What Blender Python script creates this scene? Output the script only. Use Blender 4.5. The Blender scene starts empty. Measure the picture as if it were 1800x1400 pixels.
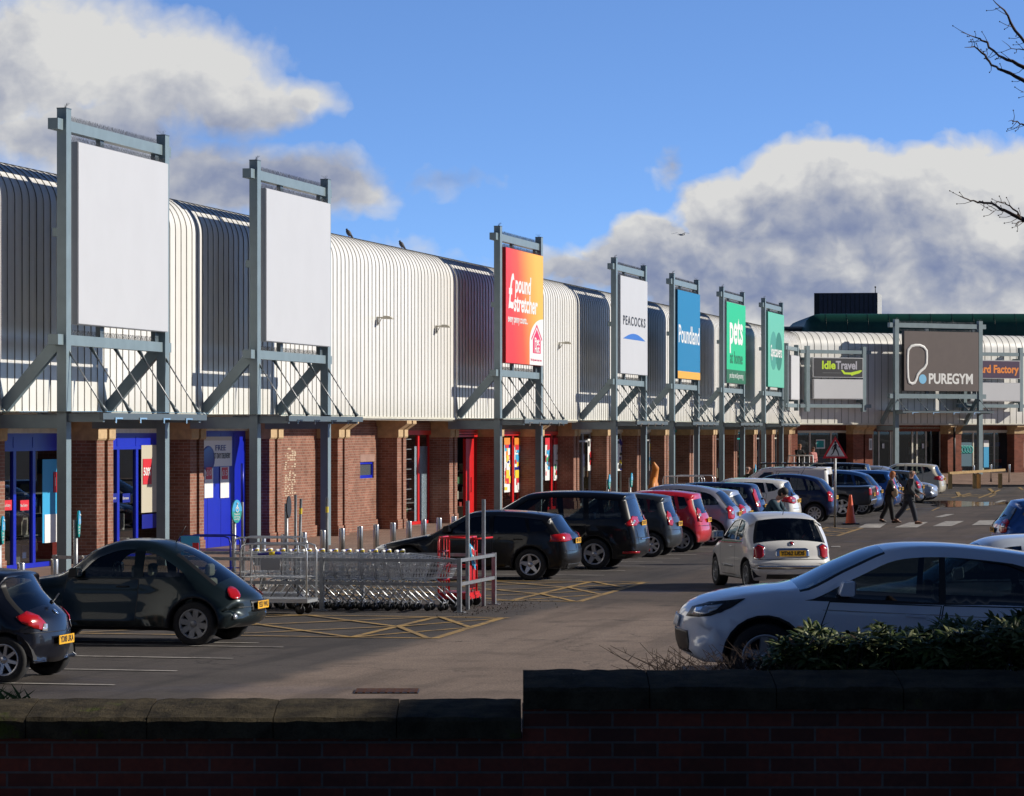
import bpy, bmesh, math, random
from mathutils import Vector, Matrix, geometry
from mathutils.bvhtree import BVHTree
R=math.radians
scene=bpy.context.scene; COL=scene.collection
# ---------------- camera ----------------
FPX=5800.0; CAMH=3.06; HOR=757.0
cam=bpy.data.cameras.new('camera'); camo=bpy.data.objects.new('camera',cam); COL.objects.link(camo)
camo.location=(0,0,CAMH); camo.rotation_euler=(R(90),0,0)
cam.sensor_fit='HORIZONTAL'; cam.sensor_width=36; cam.lens=36*FPX/1800; cam.shift_y=(HOR-700)/1800
cam.clip_start=0.5; cam.clip_end=6000; scene.camera=camo
# ---------------- light ----------------
SUN_AZ=R(5.0); SUN_EL=R(25)          # azimuth measured from +X towards +Y
sd=Vector((math.cos(SUN_AZ)*math.cos(SUN_EL),math.sin(SUN_AZ)*math.cos(SUN_EL),math.sin(SUN_EL)))
sun=bpy.data.lights.new('sun','SUN'); sun.energy=4.9; sun.angle=R(0.53); sun.color=(1.0,.93,.82)
suno=bpy.data.objects.new('sun',sun); COL.objects.link(suno); suno.rotation_euler=sd.to_track_quat('Z','Y').to_euler()
scene.view_settings.view_transform='Standard'; scene.view_settings.look='None'
scene.view_settings.exposure=0.0; scene.view_settings.gamma=1.0
scene.cycles.max_bounces=6; scene.cycles.transparent_max_bounces=12; scene.cycles.use_denoising=True
scene.cycles.sample_clamp_indirect=4.0

# ---------------- node helper ----------------
class NT:
    def __init__(s,tree): s.t=tree; s.n=tree.nodes; s.l=tree.links
    def new(s,typ,ins={},**at):
        n=s.n.new(typ)
        for k,v in at.items(): setattr(n,k,v)
        for k,v in ins.items():
            sk=n.inputs[k]
            if isinstance(v,bpy.types.NodeSocket): s.l.new(v,sk)
            else: sk.default_value=v
        return n
    def m(s,op,a,b=None,c=None,clamp=False):
        i={0:a}
        if b is not None:i[1]=b
        if c is not None:i[2]=c
        return s.new('ShaderNodeMath',i,operation=op,use_clamp=clamp).outputs[0]
    def mr(s,v,a,b,c=0.,d=1.,smooth=True):
        return s.new('ShaderNodeMapRange',{0:v,1:a,2:b,3:c,4:d},interpolation_type='SMOOTHSTEP' if smooth else 'LINEAR').outputs[0]
    def mix(s,f,a,b,blend='MIX'):
        n=s.new('ShaderNodeMix',data_type='RGBA',blend_type=blend)
        for k,v in ((0,f),(6,a),(7,b)):
            if isinstance(v,bpy.types.NodeSocket): s.l.new(v,n.inputs[k])
            else: n.inputs[k].default_value=v if k==0 else (tuple(v)+(1,))[:4]
        return n.outputs[2]
    def noise(s,vec,scale,detail=4,rough=.55,dist=0.,out=0):
        i={'Scale':scale,'Detail':detail,'Roughness':rough,'Distortion':dist}
        if vec is not None:i['Vector']=vec
        return s.new('ShaderNodeTexNoise',i).outputs[out]
    def vscale(s,vec,sc,loc=(0,0,0)):
        return s.new('ShaderNodeMapping',{0:vec,1:loc,3:sc}).outputs[0]
    def ramp(s,f,stops):
        n=s.new('ShaderNodeValToRGB',{0:f}); e=n.color_ramp.elements
        while len(e)<len(stops): e.new(.5)
        for k,(p,c) in enumerate(stops): e[k].position=p; e[k].color=(tuple(c)+(1,))[:4]
        return n.outputs[0]
def srgb(r,g,b):
    f=lambda c:((c/255)/12.92 if c/255<=.04045 else ((c/255+.055)/1.055)**2.4)
    return (f(r),f(g),f(b))
# ---------------- world: sky + clouds ----------------
w=bpy.data.worlds.new('World'); scene.world=w; w.use_nodes=True
N=NT(w.node_tree); w.node_tree.nodes.clear()
tc=N.new('ShaderNodeTexCoord').outputs['Generated']
sep=N.new('ShaderNodeSeparateXYZ',{0:tc})
dx,dy,dz=sep.outputs
sky=N.new('ShaderNodeTexSky',sky_type='NISHITA',sun_disc=False)
sky.sun_elevation=SUN_EL; sky.sun_rotation=R(90)-SUN_AZ; sky.altitude=0; sky.air_density=1.0; sky.dust_density=.25; sky.ozone_density=3.0
lift=N.new('ShaderNodeCombineXYZ',{0:dx,1:dy,2:N.m('ADD',N.m('MULTIPLY',N.m('ABSOLUTE',dz),3.0),.075)}).outputs[0]
N.l.new(N.new('ShaderNodeVectorMath',{0:lift},operation='NORMALIZE').outputs[0],sky.inputs[0])
skc=N.mix(1.0,sky.outputs[0],(1.06,1.27,1.60),'MULTIPLY')
# cloud coordinates: azimuth/elevation of the direction, in units of 100 px of the photograph's telephoto view
yy=N.m('MAXIMUM',dy,.05)
cx=N.m('MULTIPLY',N.m('DIVIDE',dx,yy),58.0); cy=N.m('MULTIPLY',N.m('DIVIDE',dz,yy),58.0)
front=N.mr(dy,.35,.7)
cv=N.new('ShaderNodeCombineXYZ',{0:cx,1:cy,2:0.}).outputs[0]
warp=N.noise(cv,.5,4,.6,0,1)
wv=N.new('ShaderNodeVectorMath',{0:cv,1:N.new('ShaderNodeVectorMath',{0:N.new('ShaderNodeVectorMath',{0:warp,1:(.5,.5,.5)},operation='SUBTRACT').outputs[0],3:.9},operation='SCALE').outputs[0]},operation='ADD').outputs[0]
ws=N.new('ShaderNodeSeparateXYZ',{0:wv}); wx,wy=ws.outputs[0],ws.outputs[1]
def blobs(lst,ox=0,oy=0):
    out=None
    for (x,y,rx,ry,a) in lst:
        X=(x-900)/100; Y=(757-y)/100
        ex=N.m('DIVIDE',N.m('SUBTRACT',wx,X+ox),rx/100); ey=N.m('DIVIDE',N.m('SUBTRACT',wy,Y+oy),ry/100)
        d=N.m('SQRT',N.m('ADD',N.m('MULTIPLY',ex,ex),N.m('MULTIPLY',ey,ey)))
        v=N.m('MULTIPLY',N.m('SUBTRACT',1.,d),a)
        out=v if out is None else N.m('MAXIMUM',out,v)
    return out
LC=[(60,100,340,170,1),(290,140,270,125,1),(130,240,300,110,.8),(420,170,170,90,.9),(530,165,90,50,.6),(-150,100,300,260,1),(540,320,170,75,.85),(640,335,80,45,.5),(360,310,230,90,.9),(780,322,90,32,.28),(640,460,330,40,.30)]
RC=[(1420,330,190,105,1),(1290,380,120,110,1),(1600,350,210,105,1),(1750,330,180,110,1),(1140,420,100,60,.9),(1230,470,300,100,.9),(1500,480,560,150,1.1),(1000,470,130,45,.5),(1190,275,30,55,.22),(2100,350,300,160,1),(900,500,500,60,.35)]
DB=[(1150,500,330,90,1),(1450,400,260,60,.9),(1300,520,500,60,.8),(1700,470,260,60,.6),(330,240,320,60,.9),(470,310,260,80,1),(640,310,70,40,.5),(-20,170,50,90,.4),(780,322,120,40,1),(1190,275,60,90,.9)]
base=N.m('MAXIMUM',blobs(LC),blobs(RC))
def billow(off):
    q=N.vscale(wv,(1,1.15,1),off); f=N.noise(q,.62,8,.57,.0)
    v=N.new('ShaderNodeTexVoronoi',{'Vector':q,'Scale':1.15,'Detail':2.0,'Roughness':.55,'Lacunarity':2.2},feature='F1').outputs[0]
    return N.m('ADD',N.m('MULTIPLY',f,.80),N.m('MULTIPLY',N.m('SUBTRACT',.95,v),.20))
n1=billow((0,0,0)); n2=billow((.20,.34,0)); n3=N.noise(N.vscale(cv,(1,1.3,1),(7,2,0)),1.7,8,.6,.0)
dens=N.m('ADD',N.m('ADD',base,.07),N.m('MULTIPLY',N.m('SUBTRACT',n1,.5),1.0))
mask=N.m('MULTIPLY',N.m('DIVIDE',N.m('ADD',dens,.02),N.mr(cx,-1,1.5,.42,.24),clamp=True),front)
relief=N.m('MULTIPLY',N.m('SUBTRACT',n1,n2),N.mr(cx,-1,1.5,1.1,1.7))
lit=N.m('ADD',N.m('ADD',relief,N.m('MULTIPLY',N.m('SUBTRACT',1.12,blobs(DB)),.58)),N.m('MULTIPLY',N.m('SUBTRACT',n3,.5),.5))
edge=N.mr(dens,.7,.1,0,.22)
lit=N.m('ADD',lit,edge,clamp=True)
cc=N.ramp(lit,[(0,srgb(130,144,182)),(.3,srgb(156,166,192)),(.62,srgb(192,196,207)),(1,srgb(233,233,232))])
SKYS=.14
# clear sky dimmed overhead and behind the viewer to lower the fill light
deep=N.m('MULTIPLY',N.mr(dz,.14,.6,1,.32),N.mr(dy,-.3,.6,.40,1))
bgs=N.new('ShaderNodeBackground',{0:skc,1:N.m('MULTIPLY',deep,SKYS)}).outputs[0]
bgc=N.new('ShaderNodeBackground',{0:cc,1:.86}).outputs[0]
# scattered cloud elsewhere in the dome
gm=N.m('MULTIPLY',N.mr(N.noise(N.vscale(tc,(2.2,2.2,5)),1.4,5,.6),.52,.72),N.m('SUBTRACT',1.,front))
gm=N.m('MULTIPLY',gm,N.mr(dz,.0,.1))
bgg=N.new('ShaderNodeBackground',{0:srgb(170,185,215)+(1,),1:.38}).outputs[0]
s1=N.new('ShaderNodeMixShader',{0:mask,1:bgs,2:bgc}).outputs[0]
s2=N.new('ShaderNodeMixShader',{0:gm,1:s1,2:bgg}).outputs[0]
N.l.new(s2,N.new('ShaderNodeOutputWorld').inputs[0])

# ---------------- materials ----------------
MATS={}
def mat(name,col=(.5,.5,.5),rough=.5,metal=0.,coat=0.,spec=.5,bump=None,var=0.,vs=3.,emit=0,dirt=None,trans=None,backdark=False):
    if name in MATS: return MATS[name]
    m=bpy.data.materials.new(name); m.use_nodes=True; MATS[name]=m
    n=NT(m.node_tree); p=m.node_tree.nodes['Principled BSDF']
    p.inputs['Base Color'].default_value=(tuple(col)+(1,))[:4]; p.inputs['Roughness'].default_value=rough
    p.inputs['Metallic'].default_value=metal; p.inputs['Coat Weight'].default_value=coat; p.inputs['Coat Roughness'].default_value=.03
    p.inputs['Specular IOR Level'].default_value=spec
    oc=n.new('ShaderNodeTexCoord').outputs['Object']
    cs=None
    if var:
        f=n.noise(oc,vs,5,.6)
        cs=n.mix(n.mr(f,.3,.7,smooth=False),[c*(1-var) for c in col[:3]],[min(1,c*(1+var)) for c in col[:3]])
    if dirt:
        zc=n.new('ShaderNodeSeparateXYZ',{0:oc}).outputs[2]
        f=n.m('MULTIPLY',n.mr(n.m('ADD',zc,n.m('MULTIPLY',n.noise(oc,4,4),.4)),dirt[0]+.2,dirt[1]+.2,1,0),dirt[3] if len(dirt)>3 else .7)
        cs=n.mix(f,cs if cs else col,dirt[2])
    if cs: n.l.new(cs,p.inputs['Base Color'])
    if bump:
        b=n.new('ShaderNodeBump',{'Height':n.noise(oc,bump[0],4,.6),'Strength':bump[1],'Distance':bump[2] if len(bump)>2 else .01})
        n.l.new(b.outputs[0],p.inputs['Normal'])
    if emit: p.inputs['Emission Color'].default_value=tuple(col)+(1,); p.inputs['Emission Strength'].default_value=emit
    return m
def glass(name,tint=(.25,.3,.3),base=.05,rough=.02):
    if name in MATS: return MATS[name]
    m=bpy.data.materials.new(name); m.use_nodes=True; MATS[name]=m; n=NT(m.node_tree); m.node_tree.nodes.clear()
    fr=n.new('ShaderNodeFresnel',{0:1.5}).outputs[0]; f=n.m('ADD',fr,base,clamp=True)
    a=n.new('ShaderNodeBsdfTransparent',{0:tuple(tint)+(1,)}).outputs[0]; b=n.new('ShaderNodeBsdfGlossy',{0:(.9,.95,1,1),1:rough}).outputs[0]
    n.l.new(n.new('ShaderNodeMixShader',{0:f,1:a,2:b}).outputs[0],n.new('ShaderNodeOutputMaterial').inputs[0]); return m
def brickmat(name,c1,c2,mortar,bw=.225,bh=.075,ms=.01,var=.35,rough=.85,bump=.4):
    if name in MATS: return MATS[name]
    m=bpy.data.materials.new(name); m.use_nodes=True; MATS[name]=m; n=NT(m.node_tree); p=m.node_tree.nodes['Principled BSDF']
    oc=n.new('ShaderNodeTexCoord').outputs['Object']; s=n.new('ShaderNodeSeparateXYZ',{0:oc})
    v=n.new('ShaderNodeCombineXYZ',{0:n.m('ADD',s.outputs[0],s.outputs[1]),1:s.outputs[2],2:0.}).outputs[0]
    b=n.new('ShaderNodeTexBrick',{'Vector':v,'Color1':tuple(c1)+(1,),'Color2':tuple(c2)+(1,),'Mortar':tuple(mortar)+(1,),'Scale':1.,'Mortar Size':ms/2,'Mortar Smooth':.1,'Bias':0.,'Brick Width':bw,'Row Height':bh})
    f=n.noise(v,1.2,6,.65); c=n.mix(n.mr(f,.3,.75,smooth=False),[.62]*3,[1.25]*3)
    c=n.mix(1.,b.outputs[0],c,'MULTIPLY'); f2=n.noise(v,30,3,.5)
    c=n.mix(n.m('MULTIPLY',f2,var),c,(.05,.03,.025)); n.l.new(c,p.inputs['Base Color']); p.inputs['Roughness'].default_value=rough; p.inputs['Specular IOR Level'].default_value=.25
    bb=n.new('ShaderNodeBump',{'Height':n.m('ADD',n.m('MULTIPLY',b.outputs[1],-1.),n.m('MULTIPLY',f2,.4)),'Strength':bump,'Distance':.008}); n.l.new(bb.outputs[0],p.inputs['Normal'])
    return m
# ---------------- mesh builder ----------------
class MB:
    def __init__(s): s.v=[]; s.f=[]; s.mi=[]; s.sm=[]; s.mats=[]
    def mat(s,m):
        if m not in s.mats: s.mats.append(m)
        return s.mats.index(m)
    def add(s,vs,fs,m,smooth=False):
        o=len(s.v); k=s.mat(m); s.v+= [tuple(v) for v in vs]
        for f in fs: s.f.append([i+o for i in f]); s.mi.append(k); s.sm.append(smooth)
        return s
    def box(s,a,b,m):
        x0,y0,z0=[min(p,q) for p,q in zip(a,b)]; x1,y1,z1=[max(p,q) for p,q in zip(a,b)]
        return s.add([(x0,y0,z0),(x1,y0,z0),(x1,y1,z0),(x0,y1,z0),(x0,y0,z1),(x1,y0,z1),(x1,y1,z1),(x0,y1,z1)],[(0,3,2,1),(4,5,6,7),(0,1,5,4),(1,2,6,5),(2,3,7,6),(3,0,4,7)],m)
    def beam(s,a,b,w,h,m,up=(0,0,1)):
        a=Vector(a);b=Vector(b); d=(b-a).normalized(); r=d.cross(Vector(up))
        if r.length<1e-4: r=d.cross(Vector((1,0,0)))
        r.normalize(); u=r.cross(d); r*=w/2; u*=h/2
        return s.add([a-r-u,a+r-u,a+r+u,a-r+u,b-r-u,b+r-u,b+r+u,b-r+u],[(3,2,1,0),(4,5,6,7),(0,1,5,4),(1,2,6,5),(2,3,7,6),(3,0,4,7)],m)
    def tube(s,pts,r,m,n=8,caps=True):
        pts=[Vector(p) for p in pts]; rs=r if isinstance(r,(list,tuple)) else [r]*len(pts)
        vs=[];fs=[]; ref=None
        for i,p in enumerate(pts):
            d=(pts[min(i+1,len(pts)-1)]-pts[max(i-1,0)]).normalized()
            if ref is None: ref=d.orthogonal().normalized()
            ref=(ref-d*ref.dot(d)).normalized() if (ref-d*ref.dot(d)).length>1e-5 else d.orthogonal().normalized()
            q=d.cross(ref)
            for k in range(n):
                a=2*math.pi*k/n; vs.append(p+(ref*math.cos(a)+q*math.sin(a))*rs[i])
        for i in range(len(pts)-1):
            for k in range(n): fs.append((i*n+k,i*n+(k+1)%n,(i+1)*n+(k+1)%n,(i+1)*n+k))
        if caps: fs.append(tuple(range(n))[::-1]); fs.append(tuple(range((len(pts)-1)*n,len(pts)*n)))
        return s.add(vs,fs,m,True)
    def lathe(s,prof,m,n=24,axis='z',c=(0,0,0),closed=False,smooth=True):
        vs=[];fs=[]
        for (r,h) in prof:
            for k in range(n):
                a=2*math.pi*k/n; x,y=r*math.cos(a),r*math.sin(a)
                p=(x,y,h) if axis=='z' else ((x,h,y) if axis=='y' else (h,x,y))
                vs.append((p[0]+c[0],p[1]+c[1],p[2]+c[2]))
        L=len(prof)
        for i in range(L if closed else L-1):
            for k in range(n):
                j=(i+1)%L; f=(i*n+k,i*n+(k+1)%n,j*n+(k+1)%n,j*n+k)
                fs.append(f if axis!='y' else f[::-1])
        return s.add(vs,fs,m,smooth)
    def prism(s,poly,y0,y1,m,axis='y'):   # polygon in (x,z) extruded along y (or given axis)
        n=len(poly); T={'y':lambda p,t:(p[0],t,p[1]),'x':lambda p,t:(t,p[0],p[1]),'z':lambda p,t:(p[0],p[1],t)}[axis]
        vs=[T(p,y0) for p in poly]+[T(p,y1) for p in poly]
        fs=[tuple(range(n)),tuple(range(2*n-1,n-1,-1))]+[(i,i+n,(i+1)%n+n,(i+1)%n) for i in range(n)]
        return s.add(vs,fs,m)
    def ball(s,c,r,m,nu=12,nv=8,rot=None):
        r=(r,r,r) if isinstance(r,(int,float)) else r; vs=[];fs=[]
        for i in range(nv+1):
            t=math.pi*i/nv
            for k in range(nu):
                a=2*math.pi*k/nu; p=Vector((r[0]*math.sin(t)*math.cos(a),r[1]*math.sin(t)*math.sin(a),r[2]*math.cos(t)))
                if rot: p=rot@p
                vs.append(p+Vector(c))
        for i in range(nv):
            for k in range(nu): fs.append((i*nu+k,(i+1)*nu+k,(i+1)*nu+(k+1)%nu,i*nu+(k+1)%nu))
        return s.add(vs,fs,m,True)
    def build(s,name,parent=None,loc=(0,0,0),rot=(0,0,0),fix=True,bevel=0):
        me=bpy.data.meshes.new(name); me.from_pydata([tuple(v) for v in s.v],[],s.f)
        for m in s.mats: me.materials.append(m)
        me.polygons.foreach_set('material_index',s.mi); me.polygons.foreach_set('use_smooth',s.sm)
        if fix:
            b=bmesh.new(); b.from_mesh(me); bmesh.ops.recalc_face_normals(b,faces=b.faces); b.to_mesh(me); b.free()
        me.update()
        o=bpy.data.objects.new(name,me); COL.objects.link(o); o.location=loc; o.rotation_euler=rot
        if parent: o.parent=parent
        if bevel:
            bv=o.modifiers.new('bevel','BEVEL'); bv.width=bevel; bv.segments=2; bv.limit_method='ANGLE'
        return o
def thing(name,label,cat,loc=(0,0,0),rot=(0,0,0),group=None):
    o=bpy.data.objects.new(name,None); COL.objects.link(o); o.location=loc; o.rotation_euler=rot if isinstance(rot,tuple) else (0,0,rot)
    o['label']=label; o['category']=cat
    if group: o['group']=group
    return o
def tag(o,label,cat,group=None,kind=None):
    if label:o['label']=label
    if cat:o['category']=cat
    if group:o['group']=group
    if kind:o['kind']=kind
    return o
def struct(o): o['kind']='structure'; return o
def text(name,s,parent,loc,rot,size,m,ext=.004,sx=1.,align='CENTER',bold=0.,shear=0,sp=1.,ay='CENTER',fit=None):
    c=bpy.data.curves.new(name,'FONT'); c.body=s; c.size=size; c.extrude=ext; c.offset=bold; c.align_x=align; c.align_y=ay; c.shear=shear; c.space_character=sp; c.resolution_u=4
    c.materials.append(m); o=bpy.data.objects.new(name,c); COL.objects.link(o); o.location=loc; o.rotation_euler=rot; o.scale=(sx,1,1)
    bpy.context.view_layer.update(); me=bpy.data.meshes.new_from_object(o); q=bpy.data.objects.new(name,me); COL.objects.link(q); q.location=loc; q.rotation_euler=rot; q.scale=(sx,1,1); bpy.data.objects.remove(o)
    xx=[v.co.x for v in me.vertices]
    if fit and xx: k=fit/(max(xx)-min(xx)); q.scale=(k,1,1)
    if parent:q.parent=parent
    return q
def copytree(o,parent=None,**kw):
    c=o.copy(); COL.objects.link(c)
    if parent: c.parent=parent
    for ch in list(o.children): copytree(ch,c)
    return c
FACE=(R(90),0,R(90))      # text lying on a face that looks along local +X
TH=math.atan2(1300,5800); S_,C_=math.sin(TH),math.cos(TH)
def F(u,v,z=0): return Vector((u*S_+v*C_,u*C_-v*S_,z))
def gpx(x,y,z=0):            # ground point seen at a place of the photograph (for laying out positions)
    Y=(CAMH-z)*FPX/(y-HOR); return Vector(((x-900)/FPX*Y,Y,z))
def gz(X,Y):
    a=min(1,max(0,(X-.9)/1.2)); b=min(1,max(0,(38.5-Y)/4.5)); a=a*a*(3-2*a); b=b*b*(3-2*b)
    return a*b*(.37+.07*min(14,max(0,X-1.5)))
# ---------------- shared materials ----------------
M=dict(
 steel=mat('frame_paint',(.20,.265,.29),.42,var=.10,vs=2.5,bump=(60,.05,.002)),
 steel2=mat('frame_paint_dark',(.10,.13,.145),.4),
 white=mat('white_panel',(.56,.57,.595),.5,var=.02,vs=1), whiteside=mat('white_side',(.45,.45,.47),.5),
 blue=mat('shop_blue',(.006,.02,.46),.35,var=.06), dkblue=mat('shop_dark_blue',(.008,.015,.25),.35),
 red=mat('shop_red',(.62,.012,.012),.35,var=.08), cream=mat('cream_trim',(.62,.60,.50),.5,var=.15,vs=4), black=mat('black',(.012,.012,.013),.45),
 rubber=mat('tyre_rubber',(.018,.018,.019),.8,var=.3,vs=20), dark=mat('dark_interior',(.02,.02,.022),.8), grey=mat('grey_frame',(.35,.36,.37),.4),
 stainless=mat('stainless',(.60,.58,.55),.28,metal=.9,bump=(15,.05,.003)), galv=mat('galvanised',(.30,.31,.32),.45,metal=.6,var=.2,vs=12),
 galvd=mat('galvanised_dark',(.15,.155,.165),.5,metal=.45,var=.2,vs=12),
 chrome=mat('chrome',(.75,.76,.78),.12,metal=1.), alloy=mat('alloy',(.52,.52,.54),.3,metal=.8), dkalloy=mat('dark_alloy',(.12,.12,.13),.35,metal=.6),
 stone=mat('corbel_stone',(.50,.35,.19),.8,var=.2,vs=5,bump=(25,.3,.01)),
 plum=mat('dark_plastic',(.03,.03,.032),.55), redlens=mat('red_lens',(.42,.006,.008),.2,coat=.5), amber=mat('amber_lens',(.8,.25,.02),.15,coat=1.),
 clearlens=mat('clear_lens',(.55,.57,.6),.08,metal=.5,coat=1.), plateY=mat('yellow_plate',(.85,.45,.02),.4), plateW=mat('white_plate',(.8,.8,.78),.4),
 skin=mat('skin',(.50,.26,.18),.5), ink=mat('ink',(.01,.01,.01),.5), pw=mat('print_white',(.80,.80,.78),.5),
 pred=mat('print_red',(.65,.02,.03),.5), pblue=mat('print_light_blue',(.04,.38,.68),.5), pyel=mat('print_yellow',(.80,.60,.03),.5), pteal=mat('print_teal',(.0,.30,.28),.5),
 pgreen=mat('print_green',(.03,.35,.12),.5), porange=mat('print_orange',(.85,.25,.02),.5), shoe=mat('shoe_leather',(.03,.018,.012),.5))
PANE=glass('shop_glass',(.55,.58,.58),.03,.01); CANOPY=glass('canopy_glass',(.72,.80,.78),.02,.02)
BRK=brickmat('facade_brick',(.37,.165,.11),(.26,.105,.068),(.42,.34,.27),ms=.012)
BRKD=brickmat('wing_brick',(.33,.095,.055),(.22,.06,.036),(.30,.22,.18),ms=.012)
def cladmat():
    m=bpy.data.materials.new('ribbed_cladding'); m.use_nodes=True; n=NT(m.node_tree); p=m.node_tree.nodes['Principled BSDF']
    oc=n.new('ShaderNodeTexCoord').outputs['Object']; s=n.new('ShaderNodeSeparateXYZ',{0:oc})
    st=n.noise(n.vscale(oc,(1,2.2,.12)),1.6,6,.65); pan=n.new('ShaderNodeTexWhiteNoise',{1:n.m('FLOOR',n.m('DIVIDE',s.outputs[1],.41))},noise_dimensions='1D').outputs[0]
    c=n.mix(n.mr(st,.35,.8,smooth=False),(.87,.86,.83),(.72,.705,.66)); c=n.mix(n.m('MULTIPLY',pan,.22),c,(.58,.56,.50))
    low=n.m('MULTIPLY',n.mr(n.m('ADD',s.outputs[2],n.m('MULTIPLY',st,1.2)),4.0,4.9,1,0),.35); c=n.mix(low,c,(.52,.50,.38))
    n.l.new(c,p.inputs['Base Color']); p.inputs['Roughness'].default_value=.45; p.inputs['Coat Weight'].default_value=.15; p.inputs['Coat Roughness'].default_value=.12
    b=n.new('ShaderNodeBump',{'Height':n.noise(n.vscale(oc,(1,1,.25)),.9,3),'Strength':.25,'Distance':.05}); n.l.new(b.outputs[0],p.inputs['Normal'])
    return m
CLAD=cladmat(); SEAM=mat('cladding_seam',(.25,.235,.205),.5,var=.6,vs=1.3)
# ---------------- ground ----------------
def asphalt(name,road=False):
    m=bpy.data.materials.new(name); m.use_nodes=True; n=NT(m.node_tree); p=m.node_tree.nodes['Principled BSDF']
    oc=n.new('ShaderNodeTexCoord').outputs['Object']; al=n.new('ShaderNodeMapping',{0:oc,2:(0,0,TH)}).outputs[0]   # x across the car park, y along it
    s=n.new('ShaderNodeSeparateXYZ',{0:al}); v,u=s.outputs[0],s.outputs[1]
    big=n.noise(oc,.16,8,.68,.4); mid=n.noise(oc,1.1,7,.65,.3); fine=n.noise(oc,38,4,.75); streak=n.noise(n.vscale(al,(1.3,.07,1)),1.,6,.62,.25); spk=n.noise(oc,150,2,.6)
    def tone(lo,hi,dk):
        c=n.mix(n.mr(big,.32,.70),lo,hi); c=n.mix(n.m('MULTIPLY',n.mr(mid,.50,.68),.55),c,dk); c=n.mix(n.m('MULTIPLY',n.mr(streak,.50,.66),.6),c,dk); c=n.mix(n.m('MULTIPLY',n.mr(streak,.44,.30),.30),c,[min(1,x*1.25) for x in hi]); return c
    c=tone((.070,.060,.056),(.115,.098,.090),(.036,.032,.031))
    if road:
        wob=n.m('ADD',n.m('MULTIPLY',n.m('SUBTRACT',mid,.5),.9),n.m('MULTIPLY',n.m('SUBTRACT',fine,.5),.35))
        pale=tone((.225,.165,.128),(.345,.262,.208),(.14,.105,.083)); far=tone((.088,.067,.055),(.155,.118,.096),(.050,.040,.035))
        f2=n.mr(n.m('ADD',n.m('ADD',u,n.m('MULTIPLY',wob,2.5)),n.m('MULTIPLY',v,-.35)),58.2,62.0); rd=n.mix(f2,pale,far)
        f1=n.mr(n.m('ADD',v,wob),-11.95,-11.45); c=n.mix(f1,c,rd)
    c=n.mix(n.m('MULTIPLY',n.mr(spk,.56,.72),.45),c,(.34,.30,.27)); c=n.mix(n.m('MULTIPLY',n.mr(fine,.35,.68),.60),c,(.03,.026,.024))
    # fine cracks
    vo=n.new('ShaderNodeTexVoronoi',{'Vector':n.new('ShaderNodeVectorMath',{0:oc,1:n.new('ShaderNodeVectorMath',{0:n.noise(oc,.9,4,.6,0,1),3:1.6},operation='SCALE').outputs[0]},operation='ADD').outputs[0],'Scale':.16},feature='DISTANCE_TO_EDGE').outputs[0]
    c=n.mix(n.m('MULTIPLY',n.mr(vo,.0,.006,1,0),n.mr(big,.45,.6,0,.75)),c,(.02,.018,.017))
    st=n.new('ShaderNodeTexVoronoi',{'Vector':oc,'Scale':.55}); c=n.mix(n.m('MULTIPLY',n.mr(n.m('ADD',st.outputs[0],n.m('MULTIPLY',mid,.25)),.15,.32,1,0),.5),c,(.026,.023,.022))
    n.l.new(c,p.inputs['Base Color']); p.inputs['Specular IOR Level'].default_value=.3
    n.l.new(n.mr(n.noise(n.vscale(oc,(1,1,1),(11,4,0)),.13,6,.65),.56,.64,.92,.62),p.inputs['Roughness'])
    b=n.new('ShaderNodeBump',{'Height':n.m('ADD',fine,n.m('MULTIPLY',mid,.8)),'Strength':.6,'Distance':.012}); n.l.new(b.outputs[0],p.inputs['Normal']); return m
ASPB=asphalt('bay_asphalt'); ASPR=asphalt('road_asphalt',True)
def sheet(name,pts,m,z,nu=1,nv=1,uvs=True,grade=True,zf=None):
    # bilinear patch of four corners; given in (u,v) of the parade unless uvs is False
    vs=[];fs=[]; P=[F(*p) if uvs else Vector((p[0],p[1],0)) for p in pts]
    for i in range(nu+1):
        for j in range(nv+1):
            a=i/nu;b=j/nv; q=P[0]*(1-a)*(1-b)+P[1]*a*(1-b)+P[2]*a*b+P[3]*(1-a)*b
            q.z=(gz(q.x,q.y) if grade else 0)+(z if zf is None else zf(q)); vs.append(q)
    for i in range(nu):
        for j in range(nv): k=i*(nv+1)+j; fs.append((k,k+nv+1,k+nv+2,k+1))
    return vs,fs
xs=[-1500,-300,-60,-10]+[x*1. for x in range(0,24)]+[40,300,1500]; ys=[-200,0,20]+[y*1. for y in range(28,44)]+[60,120,300,3000]
mb=MB(); vs=[(x,y,gz(x,y) if y<60 else 0) for x in xs for y in ys]; ny=len(ys)
mb.add(vs,[(i*ny+j,(i+1)*ny+j,(i+1)*ny+j+1,i*ny+j+1) for i in range(len(xs)-1) for j in range(ny-1)],ASPB,True)
struct(mb.build('ground'))
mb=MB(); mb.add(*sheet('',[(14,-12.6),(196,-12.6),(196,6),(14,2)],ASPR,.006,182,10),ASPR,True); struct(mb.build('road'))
PAV=brickmat('pavement_brick',(.40,.27,.205),(.33,.215,.165),(.19,.15,.13),bw=.2,bh=.1,bump=.2)
def flatuv(m):   # paving lies flat: use x and y
    n=NT(m.node_tree); s=[q for q in m.node_tree.nodes if q.type=='SEPXYZ'][0]; c=[q for q in m.node_tree.nodes if q.type=='COMBXYZ'][0]
    n.l.new(s.outputs[0],c.inputs[0]); n.l.new(s.outputs[1],c.inputs[1])
flatuv(PAV)
mb=MB(); mb.add(*sheet('',[(10,-18.9),(165,-18.9),(165,-25.6),(10,-25.6)],PAV,.115,1,1),PAV); pv=mb.build('pavement'); struct(pv)
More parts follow.
